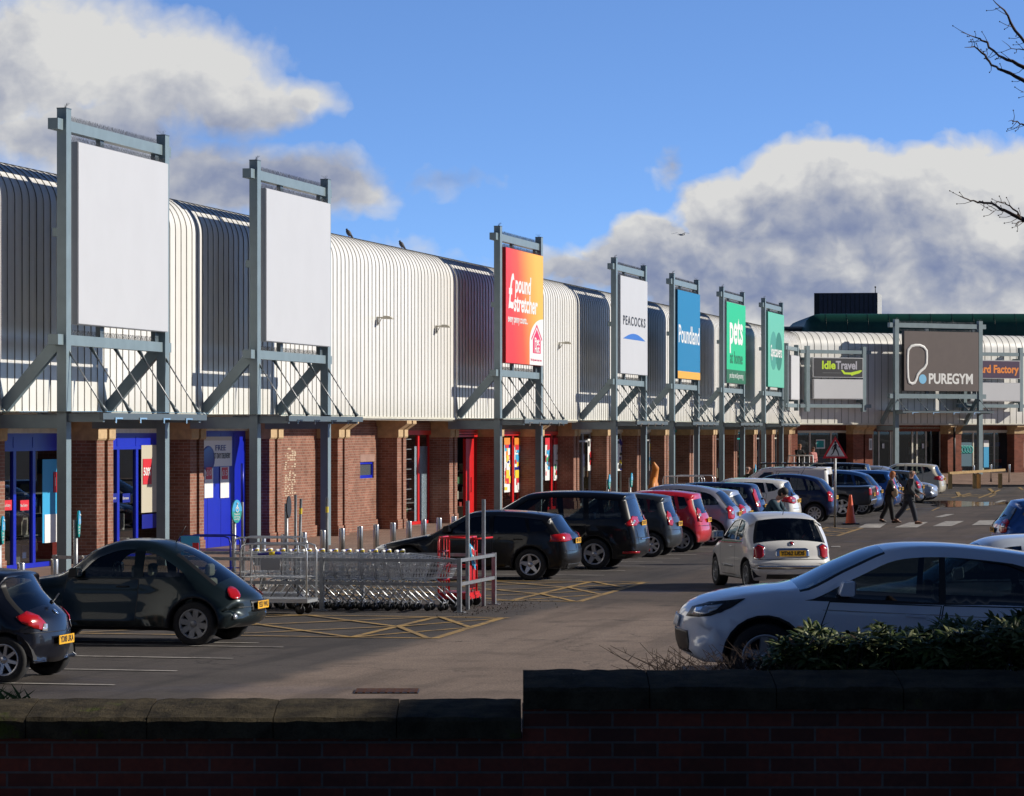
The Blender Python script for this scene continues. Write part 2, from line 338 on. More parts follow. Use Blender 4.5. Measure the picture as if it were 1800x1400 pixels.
KERB=mat('kerb_concrete',(.16,.145,.13),.8,var=.2,vs=4)
mb=MB(); a=F(10,-18.83);b=F(165,-18.83); mb.beam((a.x,a.y,.055),(b.x,b.y,.055),.14,.125,KERB); kl=F(165,-18.83)
kp=[(kl.x,kl.y),(23.2,178.6),(40,180.6),(60,182)]
for p,q in zip(kp[:-1],kp[1:]): mb.beam((p[0],p[1],.055),(q[0],q[1],.055),.14,.125,KERB)
struct(mb.build('kerb'))
CORN=F(182.9,-24.5); NW=Vector((math.sin(R(90)-TH-R(45)+0),0,0)); AW=-(TH+R(45)); NW=Vector((math.cos(AW),math.sin(AW),0)); DW=Vector((-math.sin(AW),math.cos(AW),0))
def wz(q):
    d=(q-CORN).dot(NW); d2=(q-F(0,-24.5)).dot(Vector((C_,-S_,0))); d=min(d,d2+2)
    t=min(1,max(0,(q.y-160)/15)); return .115+.50*t*max(0,min(1,1-d/9.5))
mb=MB()
for quad,nu,nv in (([(kl.x,kl.y),(23.2,178.6),tuple(CORN[:2]),tuple(F(165,-25.6)[:2])],16,10),([(23.2,178.6),(60,182),tuple((CORN+DW*44)[:2]),tuple(CORN[:2])],20,12)):
    mb.add(*sheet('',quad,PAV,0,nu,nv,False,False,wz),PAV,True)
struct(mb.build('pavement'))
# painted lines
def worn(name,c):
    m=mat(name,c,.75); n=NT(m.node_tree); p=m.node_tree.nodes['Principled BSDF']; oc=n.new('ShaderNodeTexCoord').outputs['Object']
    f=n.m('ADD',n.m('MULTIPLY',n.mr(n.noise(oc,2.2,8,.7),.42,.62),.62),n.m('MULTIPLY',n.mr(n.noise(oc,30,4,.7),.5,.62),.4),clamp=True); n.l.new(n.mix(f,c,(.085,.072,.065)),p.inputs['Base Color']); return m
WL=worn('white_line',(.50,.47,.42)); YL=worn('yellow_line',(.47,.29,.08))
def line(mb,p,q,wd,m,z=.012,uvs=True):
    a=F(*p) if uvs else Vector((p[0],p[1],0)); b=F(*q) if uvs else Vector((q[0],q[1],0)); n=(b-a).normalized().cross(Vector((0,0,1)))*wd/2
    k=max(1,int((b-a).length/1.5)); vs=[];fs=[]
    for i in range(k+1):
        c=a.lerp(b,i/k)
        for t in (c-n,c+n): vs.append((t.x,t.y,gz(t.x,t.y)+z))
    mb.add(vs,[(2*i,2*i+1,2*i+3,2*i+2) for i in range(k)],m)
mb=MB()
for k in range(-3,64):
    u=37.55+2.36*k
    if 46.9<u<65.4 or 95<u<104 or u>152: continue
    line(mb,(u,-18.3),(u,-13.3),.1,WL)
line(mb,(45.4,-18.3),(45.4,-13.9),.1,WL)
struct(mb.build('parking_lines'))
def hatch(u0,u1,vL,name,letters=True):
    mb=MB(); Yz=.012
    line(mb,(u0,-11.7),(u1,-11.9),.13,YL); line(mb,(u0,-12.95),(u1,-13.0),.12,YL,.0125)
    line(mb,(u0,vL),(u0,-11.7),.12,YL,.013); line(mb,(u1,vL),(u1,-11.9),.12,YL,.0134)
    n=max(2,round((u1-u0)/2.6))
    for k in range(n):
        a=u0+(u1-u0)*k/n;b=u0+(u1-u0)*(k+1)/n
        line(mb,(a,-12.95),(b,-11.8),.1,YL,.0138+.0002*k); line(mb,(b,-12.95),(a,-11.8),.1,YL,.0148+.0002*k)
        line(mb,(a,-15.2),(b,-13.0),.1,YL,.0158+.0002*k); line(mb,(b,-15.2),(a,-13.0),.1,YL,.0168+.0002*k)
        line(mb,(a,-17.4),(b,-15.2),.1,YL,.0178+.0002*k); line(mb,(b,-17.4),(a,-15.2),.1,YL,.0188+.0002*k)
    struct(mb.build(name))
hatch(47.0,52.4,-17.6,'hatched_zone'); hatch(57.7,65.3,-17.6,'hatched_zone'); hatch(95.2,103.6,-16.5,'hatched_zone'); hatch(152,158,-17,'hatched_zone')
mb=MB()   # pedestrian crossing blocks, arrows, dashes on the road
def quadpx(pts,m,z=.018): mb.add([tuple(gpx(x,y,z)) for x,y in pts],[(0,1,2,3)],m)
for q in (([(1508,928),(1547,928),(1558,920.5),(1522,921)]),([(1572,927.5),(1612,927.5),(1631,918),(1598,918.5)]),([(1639,925.5),(1673,925),(1695,916),(1662,916.5)]),([(1708,923.5),(1742,923),(1754,915),(1722,915)]),([(1460,962),(1478,962),(1476,960),(1462,960)]),
          ([(1380,1042),(1402,1042),(1424,1035),(1404,1035)]),([(1404,1032),(1424,1032),(1436,1025),(1418,1025)]),([(1642,909.5),(1656,909.5),(1678,904),(1664,904)]),([(1748,883.5),(1757,883.5),(1770,879.5),(1760,879.5)])): quadpx(q,WL)
struct(mb.build('crossing_marks'))
mb=MB(); YZ=.017
for q in (([(1680,865),(1686,865),(1691,872),(1684,872)]),([(1736,859),(1742,859),(1752,868),(1746,868)]),([(1789,857),(1794,857),(1800,861),(1795,861)]),([(1718,876),(1722,876),(1760,861.5),(1756,861)]),([(1670,876),(1674,876),(1708,867.5),(1704,867)]),([(1636,898),(1640,898),(1653,892.5),(1649,892.5)]),([(1582,898),(1588,898),(1612,892.5),(1606,892.5)])): quadpx(q,YL)
struct(mb.build('yellow_marks'))
# puddle on the far road
wat=mat('puddle_water',(.02,.022,.028),.06,spec=.9); mb=MB(); random.seed(4); c=gpx(1695,886)
pts=[]
for k in range(28):
    a=2*math.pi*k/28; rr=1+.28*math.sin(3*a+1)+.15*math.sin(5*a); pts.append((c.x+1.9*rr*math.cos(a)+.5*math.sin(a),c.y+5.2*rr*math.sin(a),.015))
mb.add(pts,[tuple(range(28))],wat); tag(mb.build('puddle'),'shallow puddle lying on the far road between the crossing and the knee rail','puddle')
# ---------------- manhole cover near the wall ----------------
RUST=mat('rusty_iron',(.16,.07,.035),.7,var=.4,vs=10)
def cover(px,py,wd,dp,label):
    c=gpx(px,py,.0); t=thing('drain_grate',label,'drain grate',(c.x,c.y,0.008)); mb=MB()
    mb.box((-wd/2,-dp/2,0),(wd/2,dp/2,.006),M['black']); mb.build('frame',t); mb=MB()
    for i in range(9): x=-wd/2+.03+i*(wd-.06)/8; mb.box((x-.014,-dp/2+.01,.006),(x+.014,dp/2-.01,.014),RUST)
    for j in range(9): y=-dp/2+.03+j*(dp-.06)/8; mb.box((-wd/2+.01,y-.014,.0145),(wd/2-.01,y+.014,.0165),RUST)
    mb.build('grid',t)
cover(680,1217,.75,.62,'rusty square grate in the pale road just beyond the foreground wall'); cover(60,1157,.6,.6,'rusty grate in the dark bay asphalt beneath the dark green car')
# ---------------- projection helpers for laying out the shop fronts ----------------
def Ux(x,w):       # parade: u where the sight line through column x meets the plane w metres in front of the cladding
    v=w-24.5; t=(x-900)/FPX; Y=v/(C_*t-S_); return t*Y*S_+Y*C_
def Zx(x,y,w):
    v=w-24.5; t=(x-900)/FPX; Y=v/(C_*t-S_); return CAMH-(y-HOR)*Y/FPX
def Aw(x,w):       # same for the wing
    t=(x-900)/FPX; b=CORN+NW*w; a=(t*b.y-b.x)/(DW.x-t*DW.y); return a
def Zw(x,y,w):
    p=CORN+NW*w+DW*Aw(x,w); return CAMH-(y-HOR)*p.y/FPX
# ---------------- parade building ----------------
tb=F(0,-24.5); terrace=thing('retail_parade','long retail parade with cream ribbed metal cladding above brick piers and shop fronts','building',(tb.x,tb.y,0),(0,0,-TH))
wing=thing('retail_wing','angled end wing of the retail parade with broad cream cladding panels and a gym entrance','building',(CORN.x,CORN.y,0),(0,0,AW))
PROF=[(0,3.45),(0,7.75)]+[(-.85+.85*math.cos(R(a)),7.75+.85*math.sin(R(a))) for a in range(8,91,8)]+[(-.85,8.6),(-16,8.8)]
T22=math.tan(R(22.5))
def cladding(parent,y0,y1,s0,s1,pitch,name='cladding'):
    mb=MB(); n=len(PROF); vs=[];fs=[]
    for (w_,z) in PROF: vs.append((w_,y0-s0*w_,z)); vs.append((w_,y1-s1*w_,z))
    mb.add(vs,[(2*i,2*i+1,2*i+3,2*i+2) for i in range(n-1)],CLAD,True)
    y=math.ceil(y0/pitch)*pitch; pr=PROF[:-1]+[(-2.2,8.63)]
    while y<y1+.3:
        v2=[];f2=[]
        for i,(w_,z) in enumerate(pr):
            a=pr[max(i-1,0)];b=pr[min(i+1,len(pr)-1)]; d=Vector((b[0]-a[0],b[1]-a[1])).normalized(); nn=Vector((d.y,-d.x))
            lim=y1-s1*w_
            yy=min(y,lim) if s1 else y
            for q,off in ((-.014,0),(-.009,.016),(.009,.016),(.014,0)): v2.append((w_+nn.x*off,yy+q,z+nn.y*off))
        for i in range(len(pr)-1):
            for q in range(3): f2.append((i*4+q,i*4+q+1,i*4+q+5,i*4+q+4))
        mb.add(v2,f2,SEAM,False); y+=pitch
    mb.box((.0,y0,3.40),(.035,y1,3.46),M['cream'])
    return mb.build(name,parent,fix=False)
cladding(terrace,20,182.9,0,T22,.41); cladding(wing,0,40,-T22,0,.477)
# back wall, soffit
def shell(parent,y0,y1,m,wback=-1.6):
    mb=MB(); mb.box((-.03,y0,3.44),(wback,y1,3.36),M['cream']); mb.box((-.99,y0,3.0),(-1.25,y1,3.36),m); mb.build('soffit',parent)
    mb=MB(); mb.box((-4.2,y0,.1),(-4.4,y1,3.4),M['dark']); mb.box((-16,y0+3,0),(-15.6,y1+3,8.6),m); mb.build('rear_wall',parent)
    mb=MB(); mb.box((-1.0,y0,.12),(-4.2,y1,.14),mat('shop_floor',(.22,.21,.2),.5)); mb.build('shop_floor',parent)
shell(terrace,20,183.2,BRK); 
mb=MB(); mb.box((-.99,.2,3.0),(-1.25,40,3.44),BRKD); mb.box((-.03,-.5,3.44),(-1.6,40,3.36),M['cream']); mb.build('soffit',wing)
mb=MB(); mb.box((-4.2,0,.1),(-4.4,40,3.4),M['dark']); mb.build('rear_wall',wing)
mb=MB(); mb.box((-1.0,1,.55),(-4.2,40,.6),mat('shop_floor',(.22,.21,.2),.5)); mb.build('shop_floor',wing)
def pier(parent,y0,y1,m,z0=.1,pipe=False,w0=-.35):
    mb=MB(); mb.box((w0,y0,z0),(-1.0,y1,2.84),m); mb.box((w0+.03,y0-.03,z0),(-1.0,y1+.03,z0+.3),m)
    o=mb.build('brick_pier',parent); mb=MB()
    pr=[(-1.0,2.84),(w0+.02,2.84),(w0+.05,2.88),(w0+.05,3.08),(-.04,3.26),(-.04,3.36),(-1.0,3.36)]
    mb.prism(pr,y0-.03,y1+.03,M['stone']); mb.build('corbel',o)
    return o
G0=69.0;GP=6.555
gks=[G0+GP*k for k in range(-6,18)]
gks=[62.42 if abs(g-62.445)<.1 else g for g in gks]
for i,g in enumerate(gks):
    if g>182: break
    second=(.72,1.08)
    pier(terrace,g,g+.5,BRK); pier(terrace,g+second[0],g+second[1],BRK)
    mb=MB(); mb.tube([(-.75,g+.61,.15),(-.75,g+.61,3.3)],.045,M['black'],8); mb.build('downpipe',terrace)
# shop fronts
def frontframe(y0,y1,m,mull,z0=.12,z1=3.0,head=2.55,hm=None,depth=.08,w=-1.0,parent=terrace,tw=.07):
    mb=MB()
    for y in [y0]+list(mull)+[y1]: mb.box((w,y-tw/2,z0),(w-depth,y+tw/2,z1),m)
    mb.box((w+.01,y0,z1-.08),(w-depth,y1,z1),m); mb.box((w+.01,y0,z0),(w-depth,y1,z0+.1),m)
    if head: mb.box((w+.012,y0,head),(w-depth,y1,head+.07),m)
    if hm: mb.box((w-.01,y0+.02,head+.07),(w-.05,y1-.02,z1-.08),hm)
    o=mb.build('shopfront',parent)
    mb=MB(); ms=[y0]+list(mull)+[y1]
    for a,b in zip(ms[:-1],ms[1:]):
        q=MB(); q.add([(w-.04,a+tw/2,z0+.1),(w-.04,b-tw/2,z0+.1),(w-.04,b-tw/2,z1-.08),(w-.04,a+tw/2,z1-.08)],[(0,1,2,3)],PANE); q.build('pane',o,fix=False)
    return o
def poster(o,y0,y1,z0,z1,m,name='poster',w=-.985,t=.01): 
    mb=MB(); mb.box((w,y0,z0),(w+t,y1,z1),m); p=mb.build(name,o); return p
def pposter(o,x0,x1,ya,yb,m,w=-.985,name='poster',t=.01): # by picture columns/rows
    return poster(o,Ux(x0,w),Ux(x1,w),Zx(x0,yb,w),Zx(x0,ya,w),m,name,w,t)
def ptext(o,s,x,y,size,m,w=-.97,sx=1.,bold=.0,px=None): return text('lettering',s,o,(w,Ux(x,w),Zx(x,y,w)),FACE,size,m,.002,sx,'CENTER',bold,fit=(Ux(x+px/2,w)-Ux(x-px/2,w)) if px else None)
def span(k): g=gks[k+6]; return g+1.08,gks[k+7]
# the two blue entrances
for k,xs_,po in ((-1,(26,60),0),(0,(208,241),1)):
    y0,y1=span(k); o=frontframe(y0,y1,M['blue'],[Ux(x,-1.) for x in xs_],head=2.62,hm=M['blue'],tw=.16)
    if k==-1:
        pposter(o,74,106,808,955,M['pblue']); pposter(o,78,106,905,955,M['pw'],-.975); pposter(o,94,106,830,866,M['pred'],-.968); ptext(o,'10',100,848,.28,M['pw'],-.955,px=8)
        for x in (12,42): pposter(o,x-7,x+8,880,898,M['pred'],-.98); ptext(o,'No Entry',x,889,.09,M['pw'],-.965,px=12)
    else:
        pposter(o,248,277,783,902,mat('poster_cream',(.55,.50,.38),.5)); pposter(o,251,266,807,852,M['pred'],-.97); ptext(o,'50%',258.5,830,.26,M['pw'],-.955,bold=.006,px=12.5)
        for x in (199,221): pposter(o,x-6,x+7,868,884,M['dkblue'],-.98); ptext(o,'Entrance',x,876,.09,M['pw'],-.965,px=10)
        pposter(o,249,276,905,930,M['dkblue'],-.975)
    mb=MB(); mb.box((-.93,y0,3.0),(-1.1,y1,3.14),M['cream']); mb.build('trim',o)  # cream strip stands in for sunlit canopy glass over the entrance
# blue closed front with banner
y0,y1=span(1); mb=MB(); mb.box((-.97,y0,.12),(-1.05,y1-.1,3.05),M['blue'])
for i in range(1,5): y=y0+(y1-y0)*i/5; mb.box((-.966,y-.01,.12),(-1.0,y+.01,3.0),M['dkblue'])
o=mb.build('shopfront',terrace); b=pposter(o,355,407,768,821,M['pw'],-.96,'banner'); pposter(o,355,407,768,775,mat('banner_cream',(.62,.58,.48),.5),-.948)
ptext(o,'FREE',388,788,.2,M['dkblue'],-.94,px=18); ptext(o,'NEXT DAY DELIVERY',388,802,.2,M['ink'],-.94,px=34); mb=MB(); mb.ball((-.95,Ux(366,-.95),2.35),(.02,.55,.33),M['dkblue'],14,8); mb.build('picture',o)
mb=MB(); mb.box((-.93,y0,3.05),(-1.1,y1,3.2),M['cream']); mb.build('trim',o)  # same pale strip, its colour imitating lit canopy glass
for x,s in ((367,'£10'),(395,'£15')):
    pposter(o,x-8,x+7,821,876,M['pw'],-.955); pposter(o,x-5,x+5,822,843,M['pred'],-.943); ptext(o,s,x,832,.2,M['pw'],-.93,px=9)
# brick panels
y0,y1=span(2); mb=MB(); mb.box((-.95,y0-.2,.1),(-1.2,y1,3.2),BRK); mb.box((-.90,y0-.2,.1),(-.95,y1,.42),BRK); o=mb.build('brick_panel',terrace)
random.seed(8); mb=MB(); pale=mat('scrubbed_brick',(.52,.40,.28),.85)
ya,yb=Ux(500,-.95),Ux(520,-.95)
for r in range(22):
    z=1.28+r*.06; 
    for c in range(5):
        if random.random()<.62: 
            yq=ya+(yb-ya)*(c+random.uniform(-.2,.3))/5; mb.box((-.952,yq,z),(-.945,yq+(yb-ya)*.15*random.uniform(.6,1.3),z+random.uniform(.02,.05)),pale)
mb.build('scrubbed_patch',o)
y0,y1=span(3); wa,wb=Ux(633,-.95),Ux(657,-.95); za,zb=Zx(645,841,-.95),Zx(645,812,-.95); mb=MB()
mb.box((-.95,y0-.2,.1),(-1.2,wa,3.2),BRK); mb.box((-.95,wb,.1),(-1.2,y1,3.2),BRK); mb.box((-.95,wa,.1),(-1.2,wb,za),BRK); mb.box((-.95,wa,zb+.22),(-1.2,wb,3.2),BRK); mb.box((-.945,wa,zb),(-1.2,wb+.1,zb+.22),mat('lintel',(.30,.18,.14),.8,var=.2)); mb.box((-.90,y0-.2,.1),(-.95,y1,.42),BRK)
o=mb.build('brick_panel',terrace); mb=MB()
mb.box((-.99,wa,za),(-1.06,wb,za+.09),M['blue']); mb.box((-.99,wa,zb-.07),(-1.06,wb,zb),M['blue']); mb.box((-.99,wa,za+.09),(-1.06,wa+.06,zb-.07),M['blue']); mb.box((-.99,wb-.06,za+.09),(-1.06,wb,zb-.07),M['blue']); wd=mb.build('window',terrace)
mb=MB(); mb.box((-1.03,wa,za),(-1.05,wb,zb),mat('frosted_glass',(.10,.12,.13),.15,coat=.5)); mb.build('pane',wd)
# red fronts
y0,y1=span(4); o=frontframe(y0,y1,M['red'],[Ux(736,-1.)],head=None,tw=.2); mb=MB(); mb.box((-.94,y0,2.92),(-1.0,y1,3.06),M['red']); mb.box((-.95,y0,3.06),(-1.2,y1,3.3),BRK); mb.build('header',o)
fr=mat('frosted_film',(.40,.50,.58),.3); p=pposter(o,728,757,785,927,fr,-1.05)
for z in range(1,9): zz=.3+z*.31; mb=MB(); mb.box((-1.038,y0+.2,zz),(-1.036,y0+3.3,zz+.015),M['grey']); mb.build('film_joint',o)
y0,y1=span(5); mb=MB()
for z in (2.84,2.93,3.02): mb.box((-.9,y0,z),(-1.0,y1-.2,z+.065),M['red'])
mb.box((-.99,y0,.12),(-1.1,y0+.12,2.84),M['red']); ya=Ux(817,-1.);yb=Ux(831,-1.); mb.box((-.96,ya,.12),(-1.06,yb,2.78),M['red']); mb.box((-.99,Ux(847,-1.),.12),(-1.1,y1,2.84),M['red'])
o=mb.build('shopfront',terrace); mb=MB(); mb.box((-.93,ya+.6,1.0),(-.96,ya+.68,1.5),M['chrome']); mb.build('door_handle',o)
q=MB(); q.add([(-1.02,yb,.15),(-1.02,y1-.2,.15),(-1.02,y1-.2,2.8),(-1.02,yb,2.8)],[(0,1,2,3)],PANE); q.build('pane',o,fix=False)
random.seed(12)
def collage(o,x0,x1,ya,yb,cols,n,w=-.985):
    y0,y1=Ux(x0,w),Ux(x1,w); z0,z1=Zx(x0,yb,w),Zx(x0,ya,w); mb=MB(); mb.box((w,y0,z0),(w+.008,y1,z1),M['pw'])
    for i in range(n):
        a=random.uniform(y0,y1-.2*(y1-y0)); b=min(y1,a+random.uniform(.15,.6)*(y1-y0)); c=random.uniform(z0,z1-.15); d=min(z1,c+random.uniform(.06,.3)); mb.box((w+.006,a,c),(w+.012+.0008*i,b,d),random.choice(cols))
    return mb.build('poster',o)
for k,xm,pp in ((6,902,((886,896),(904,916))),(7,970,((958,966),(973,985)))):
    y0,y1=span(k); o=frontframe(y0,y1,M['red'],[Ux(xm,-1.)],head=None,tw=.25); mb=MB(); mb.box((-.94,y0,2.88),(-1.0,y1,3.02),M['red']); mb.box((-.95,y0,3.02),(-1.2,y1,3.3),BRK); mb.build('header',o)
    for (a,b) in pp:
        cc_=[M['porange'],M['pblue'],M['pred'],M['pw'],M['pyel'],M['dkblue'],M['pred']] if k==6 else [M['pblue'],M['pgreen'],M['pw'],M['pred'],M['pw']]
        collage(o,a,b,770,866 if k==6 else 845,cc_,26)
        pposter(o,a,b,770,782,M['porange'] if k==6 else M['pred'],-.96)
cols=[M['grey'],M['cream'],M['grey'],M['pteal'],M['grey'],M['cream'],M['pteal'],M['grey'],M['cream']]
pc=[[M['ink'],M['pw'],M['pred'],M['ink']],[M['ink'],M['dkblue'],M['pyel'],M['ink']],[M['pyel'],M['pyel'],M['pblue'],M['pteal']],[M['pyel'],M['pblue'],M['porange'],M['pyel']],[M['pgreen'],M['pteal']],[M['porange'],M['pyel']],[M['pteal'],M['ink']],[M['ink'],M['pw']]]
xp=[(1033,1042),(1085,1093),(1141,1149),(1173,1181),None,(1253,1258),None,(1312,1316),None,None]
for i,k in enumerate(range(8,17)):
    y0,y1=span(k); y1=min(y1,182.5); o=frontframe(y0,y1,cols[i%9],[y0+(y1-y0)*.36,y0+(y1-y0)*.72],head=2.6,hm=None,tw=.16)
    mb=MB(); mb.box((-.93,y0,2.98),(-1.0,y1,3.1),M['cream'] if i%2==0 else cols[i%9]); mb.build('header',o)
    if xp[i]: collage(o,xp[i][0],xp[i][1],772,828,pc[i%8],16)
# stock and shelving seen behind the glass
random.seed(40)
def stock(parent,y0,y1,z0=.14,n=34,w0=-1.5):
    mb=MB(); pal=[mat('stock_%s'%nm,c,.7) for nm,c in (('cream',(.55,.50,.40)),('white',(.65,.65,.62)),('blue',(.05,.12,.35)),('red',(.45,.05,.04)),('wood',(.35,.20,.10)),('green',(.08,.22,.10)),('grey',(.25,.25,.25)))]
    for k in range(n):
        y=random.uniform(y0+.1,y1-.5); w_=random.uniform(w0-1.6,w0); sh=random.choice((0,0,.55,1.05,1.5)); h=random.uniform(.2,.5); mb.box((w_,y,z0+sh),(w_-random.uniform(.2,.5),y+random.uniform(.2,.55),z0+sh+h),random.choice(pal))
    for z in (.55,1.05,1.5): mb.box((w0-1.0,y0+.1,z0+z-.03),(w0-1.7,y1-.1,z0+z),pal[6])
    mb.build('shelf_stock',parent)
for k in list(range(-1,1))+list(range(5,17)):
    y0,y1=span(k); stock(terrace,y0,min(y1,182))
# ---- other parade fronts nearer than the frame edge and towards the corner: piers only
# ---------------- wing fronts ----------------
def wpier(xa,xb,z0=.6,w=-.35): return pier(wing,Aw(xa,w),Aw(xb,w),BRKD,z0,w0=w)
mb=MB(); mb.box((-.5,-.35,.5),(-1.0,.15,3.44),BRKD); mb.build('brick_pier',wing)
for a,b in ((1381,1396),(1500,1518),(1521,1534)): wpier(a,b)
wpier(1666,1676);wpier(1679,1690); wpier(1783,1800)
mb=MB(); mb.tube([(-.1,Aw(1677.5,-.1),.5),(-.1,Aw(1677.5,-.1),3.3)],.07,M['black']); mb.build('downpipe',wing)
def wfront(xa,xb,mul,m=M['cream'],z0=.62,z1=3.0,head=None,tw=.09,w=-1.0): return frontframe(Aw(xa,w),Aw(xb,w),m,[Aw(x,w) for x in mul],z0,z1,head,None,.08,w,wing,tw)
wl=mat('wing_lintel',(.22,.06,.04),.8,var=.2)
def wposter(o,x0,x1,ya,yb,m,w=-.985):
    mb=MB(); mb.box((w,Aw(x0,w),Zw(x0,yb,w)),(w+.012,Aw(x1,w),Zw(x0,ya,w)),m); return mb.build('poster',o)
o=wfront(1397,1500,[1424,1461]); mb=MB(); mb.box((-.95,Aw(1397,-1),2.95),(-1.0,Aw(1500,-1),3.05),M['cream']); mb.build('header',o)
wposter(o,1435,1448,775,787,M['pteal']); wposter(o,1434,1450,773,789,M['pw'],-.995)
o=wfront(1534,1662,[1545,1566,1570,1604,1612,1628,1653],z1=3.25,tw=.10)
q=MB(); q.box((-1.3,Aw(1580,-1),.62),(-1.35,Aw(1603,-1),3.2),M['dark']); q.build('doorway',o)
for x in (1552,1622): wposter(o,x-1.6,x+2.2,780,788.5,M['pw'])
mb=MB(); mb.box((-.30,Aw(1528,-.3),1.95),(-.33,Aw(1533,-.3),2.6),M['pw']); mb.box((-.292,Aw(1529,-.3),2.05),(-.30,Aw(1532,-.3),2.5),M['grey']); mb.build('notice',o)
o=wfront(1685,1784,[1711,1728,1748]); mb=MB(); mb.box((-.93,Aw(1685,-1),2.98),(-1.0,Aw(1784,-1),3.08),M['cream']); mb.build('header',o)
wposter(o,1687,1708,778,820,mat('etched_film',(.12,.20,.24),.3)); wposter(o,1729,1738,774,822,M['pblue']); wposter(o,1729,1738,774,786,M['pw'],-.97)
for i in range(4):
    mb=MB(); a=Aw(1690+i*5,-.97); mb.lathe([(.16,0),(.24,0),(.24,.01),(.16,.01)],M['pteal'],16,'x',(-.97,a,1.95),True); mb.build('film_ring',o)
o=wfront(1800,1890,[1830,1860])
for xa,xb in ((1397,1500),(1606,1662),(1685,1784)): stock(wing,Aw(xa,-1.),Aw(xb,-1.),.62,26)
# ---------------- sign frames ----------------
def sign_frame(root,sgn,zt=9.5,zu=(9.06,9.28),zl=(4.77,4.98),pz=(5.2,8.87),W=6.45,can=3.43,pmat=None,side=None,py=(.5,6.15),extra=True,depth=1.3,foot=3.4,z0=0.,canopy_z=None):
    st=M['steel']
    for y in (0,W-.3):
        mb=MB(); mb.box((-.1,y,z0),(.1,y+.28,zt),st); mb.box((-.105,y-.005,zt-.01),(.105,y+.285,zt+.012),M['steel2']); mb.build('post',root)
    mb=MB(); mb.box((-.17,-.32,zu[0]),(.04,W+.28,zu[1]),st); mb.build('upper_beam',root)
    mb=MB(); mb.box((-.17,-.32,zl[0]),(.045,W+.28,zl[1]),st); mb.build('lower_beam',root)
    for y in (W*.36,W-.62):
        mb=MB(); mb.box((-.12,y,pz[1]-.02),(-.02,y+.22,zu[0]+.02),M['steel2']); mb.build('hanger',root); mb=MB(); mb.box((-.12,y,zl[1]-.02),(-.02,y+.22,pz[0]+.02),M['steel2']); mb.build('hanger',root)
    for y in (.14,W-.16):
        mb=MB(); mb.beam((-.16,y,zl[0]+.02),(-depth+.02,y,foot+.12),.16,.24,st); mb.build('brace',root)
        mb=MB(); mb.box((-.1,y-.09,foot-.3),(-depth-.3,y+.09,foot-.02),st); mb.box((.1,y-.06,can-.2),(.84,y+.06,can-.03),st); mb.build('bracket_beam',root)
        mb=MB(); mb.box((-.1,y-.07,6.95),(-.22,y+.07,7.12),st); mb.build('tie_bar',root)
    mb=MB(); mb.box((.84,-.12,can-.15),(.92,W+.1,can-.02),M['steel2'])
    for i in range(4): y=.9+i*1.5; mb.box((.925,y-.35,can-.14),(.94,y+.1,can-.11),M['chrome']); mb.box((.925,y-.35,can-.22),(.945,y-.28,can-.11),M['chrome'])
    mb.box((-.55,.1,can-.1),(-.47,W-.1,can-.02),st); mb.box((.2,.1,can-.1),(.26,W-.1,can-.02),st); mb.build('canopy_frame',root)
    mb=MB(); mb.box((-depth+.05,-.1,can),(.95,W+.08,can+.014),CANOPY); mb.build('canopy_glass',root)
    for i in range(5):
        y=.2+i*(W-.45)/4; a=Vector((0,y,zl[0]));b=Vector((.86,y,can)); d=(b-a).normalized()
        mb=MB(); mb.tube([a,b],.016,M['galv'],6); mb.tube([a,a+d*.28],[.05,.022],M['steel2'],6); mb.tube([b-d*.3,b],[.022,.06],M['steel2'],6); mb.build('stay_rod',root)
    random.seed(3); mb=MB(); sp=M['galvd']
    for zz,x0 in ((zu[1],-.06),(zl[1],-.06),(pz[1],.06)):
        y=.4
        while y<W-.35:
            for dxx in (-.05,.05):
                mb.beam((x0,y,zz),(x0+dxx+random.uniform(-.01,.01),y+random.uniform(-.03,.03),zz+.11),.004,.004,sp)
            y+=.045
    for y in (.14,W-.16):
        for k in range(9): a=random.uniform(0,6.28); mb.beam((0,y,zt),(.12*math.cos(a),y+.12*math.sin(a),zt+.11),.003,.003,sp)
    mb.build('bird_spikes',root)['kind']='stuff'
    if sgn is not None:
        mb=MB(); mb.box((-.05,py[0],pz[0]),(.155,py[1],pz[1]),side or M['whiteside']); mb.box((.155,py[0]+.012,pz[0]+.012),(.172,py[1]-.012,pz[1]-.012),pmat or M['white'])
        p=mb.build('sign_panel',root); sgn(p,py,pz)
    return root
def gradmat():
    m=bpy.data.materials.new('red_orange_print'); m.use_nodes=True; n=NT(m.node_tree); p=m.node_tree.nodes['Principled BSDF']
    s=n.new('ShaderNodeSeparateXYZ',{0:n.new('ShaderNodeTexCoord').outputs['Object']})
    f=n.m('DIVIDE',n.m('SUBTRACT',n.m('ADD',s.outputs[1],n.m('MULTIPLY',n.m('SUBTRACT',s.outputs[2],6.),.35)),1.5),4.4)
    n.l.new(n.ramp(f,[(0,(.80,.035,.03)),(.35,(.85,.09,.02)),(.75,(.90,.38,.03)),(1,(.93,.50,.05))]),p.inputs['Base Color']); p.inputs['Roughness'].default_value=.45; return m
X1=.176
def none(p,py,pz): pass
def T(p,s,y,z,size,m,sx=1.,bold=0.,shear=0,align='CENTER',sp=1.,x=X1,fit=None): return text('lettering',s,p,(x,y,z),FACE,size,m,.004,sx,align,bold,shear,sp,'CENTER',fit)
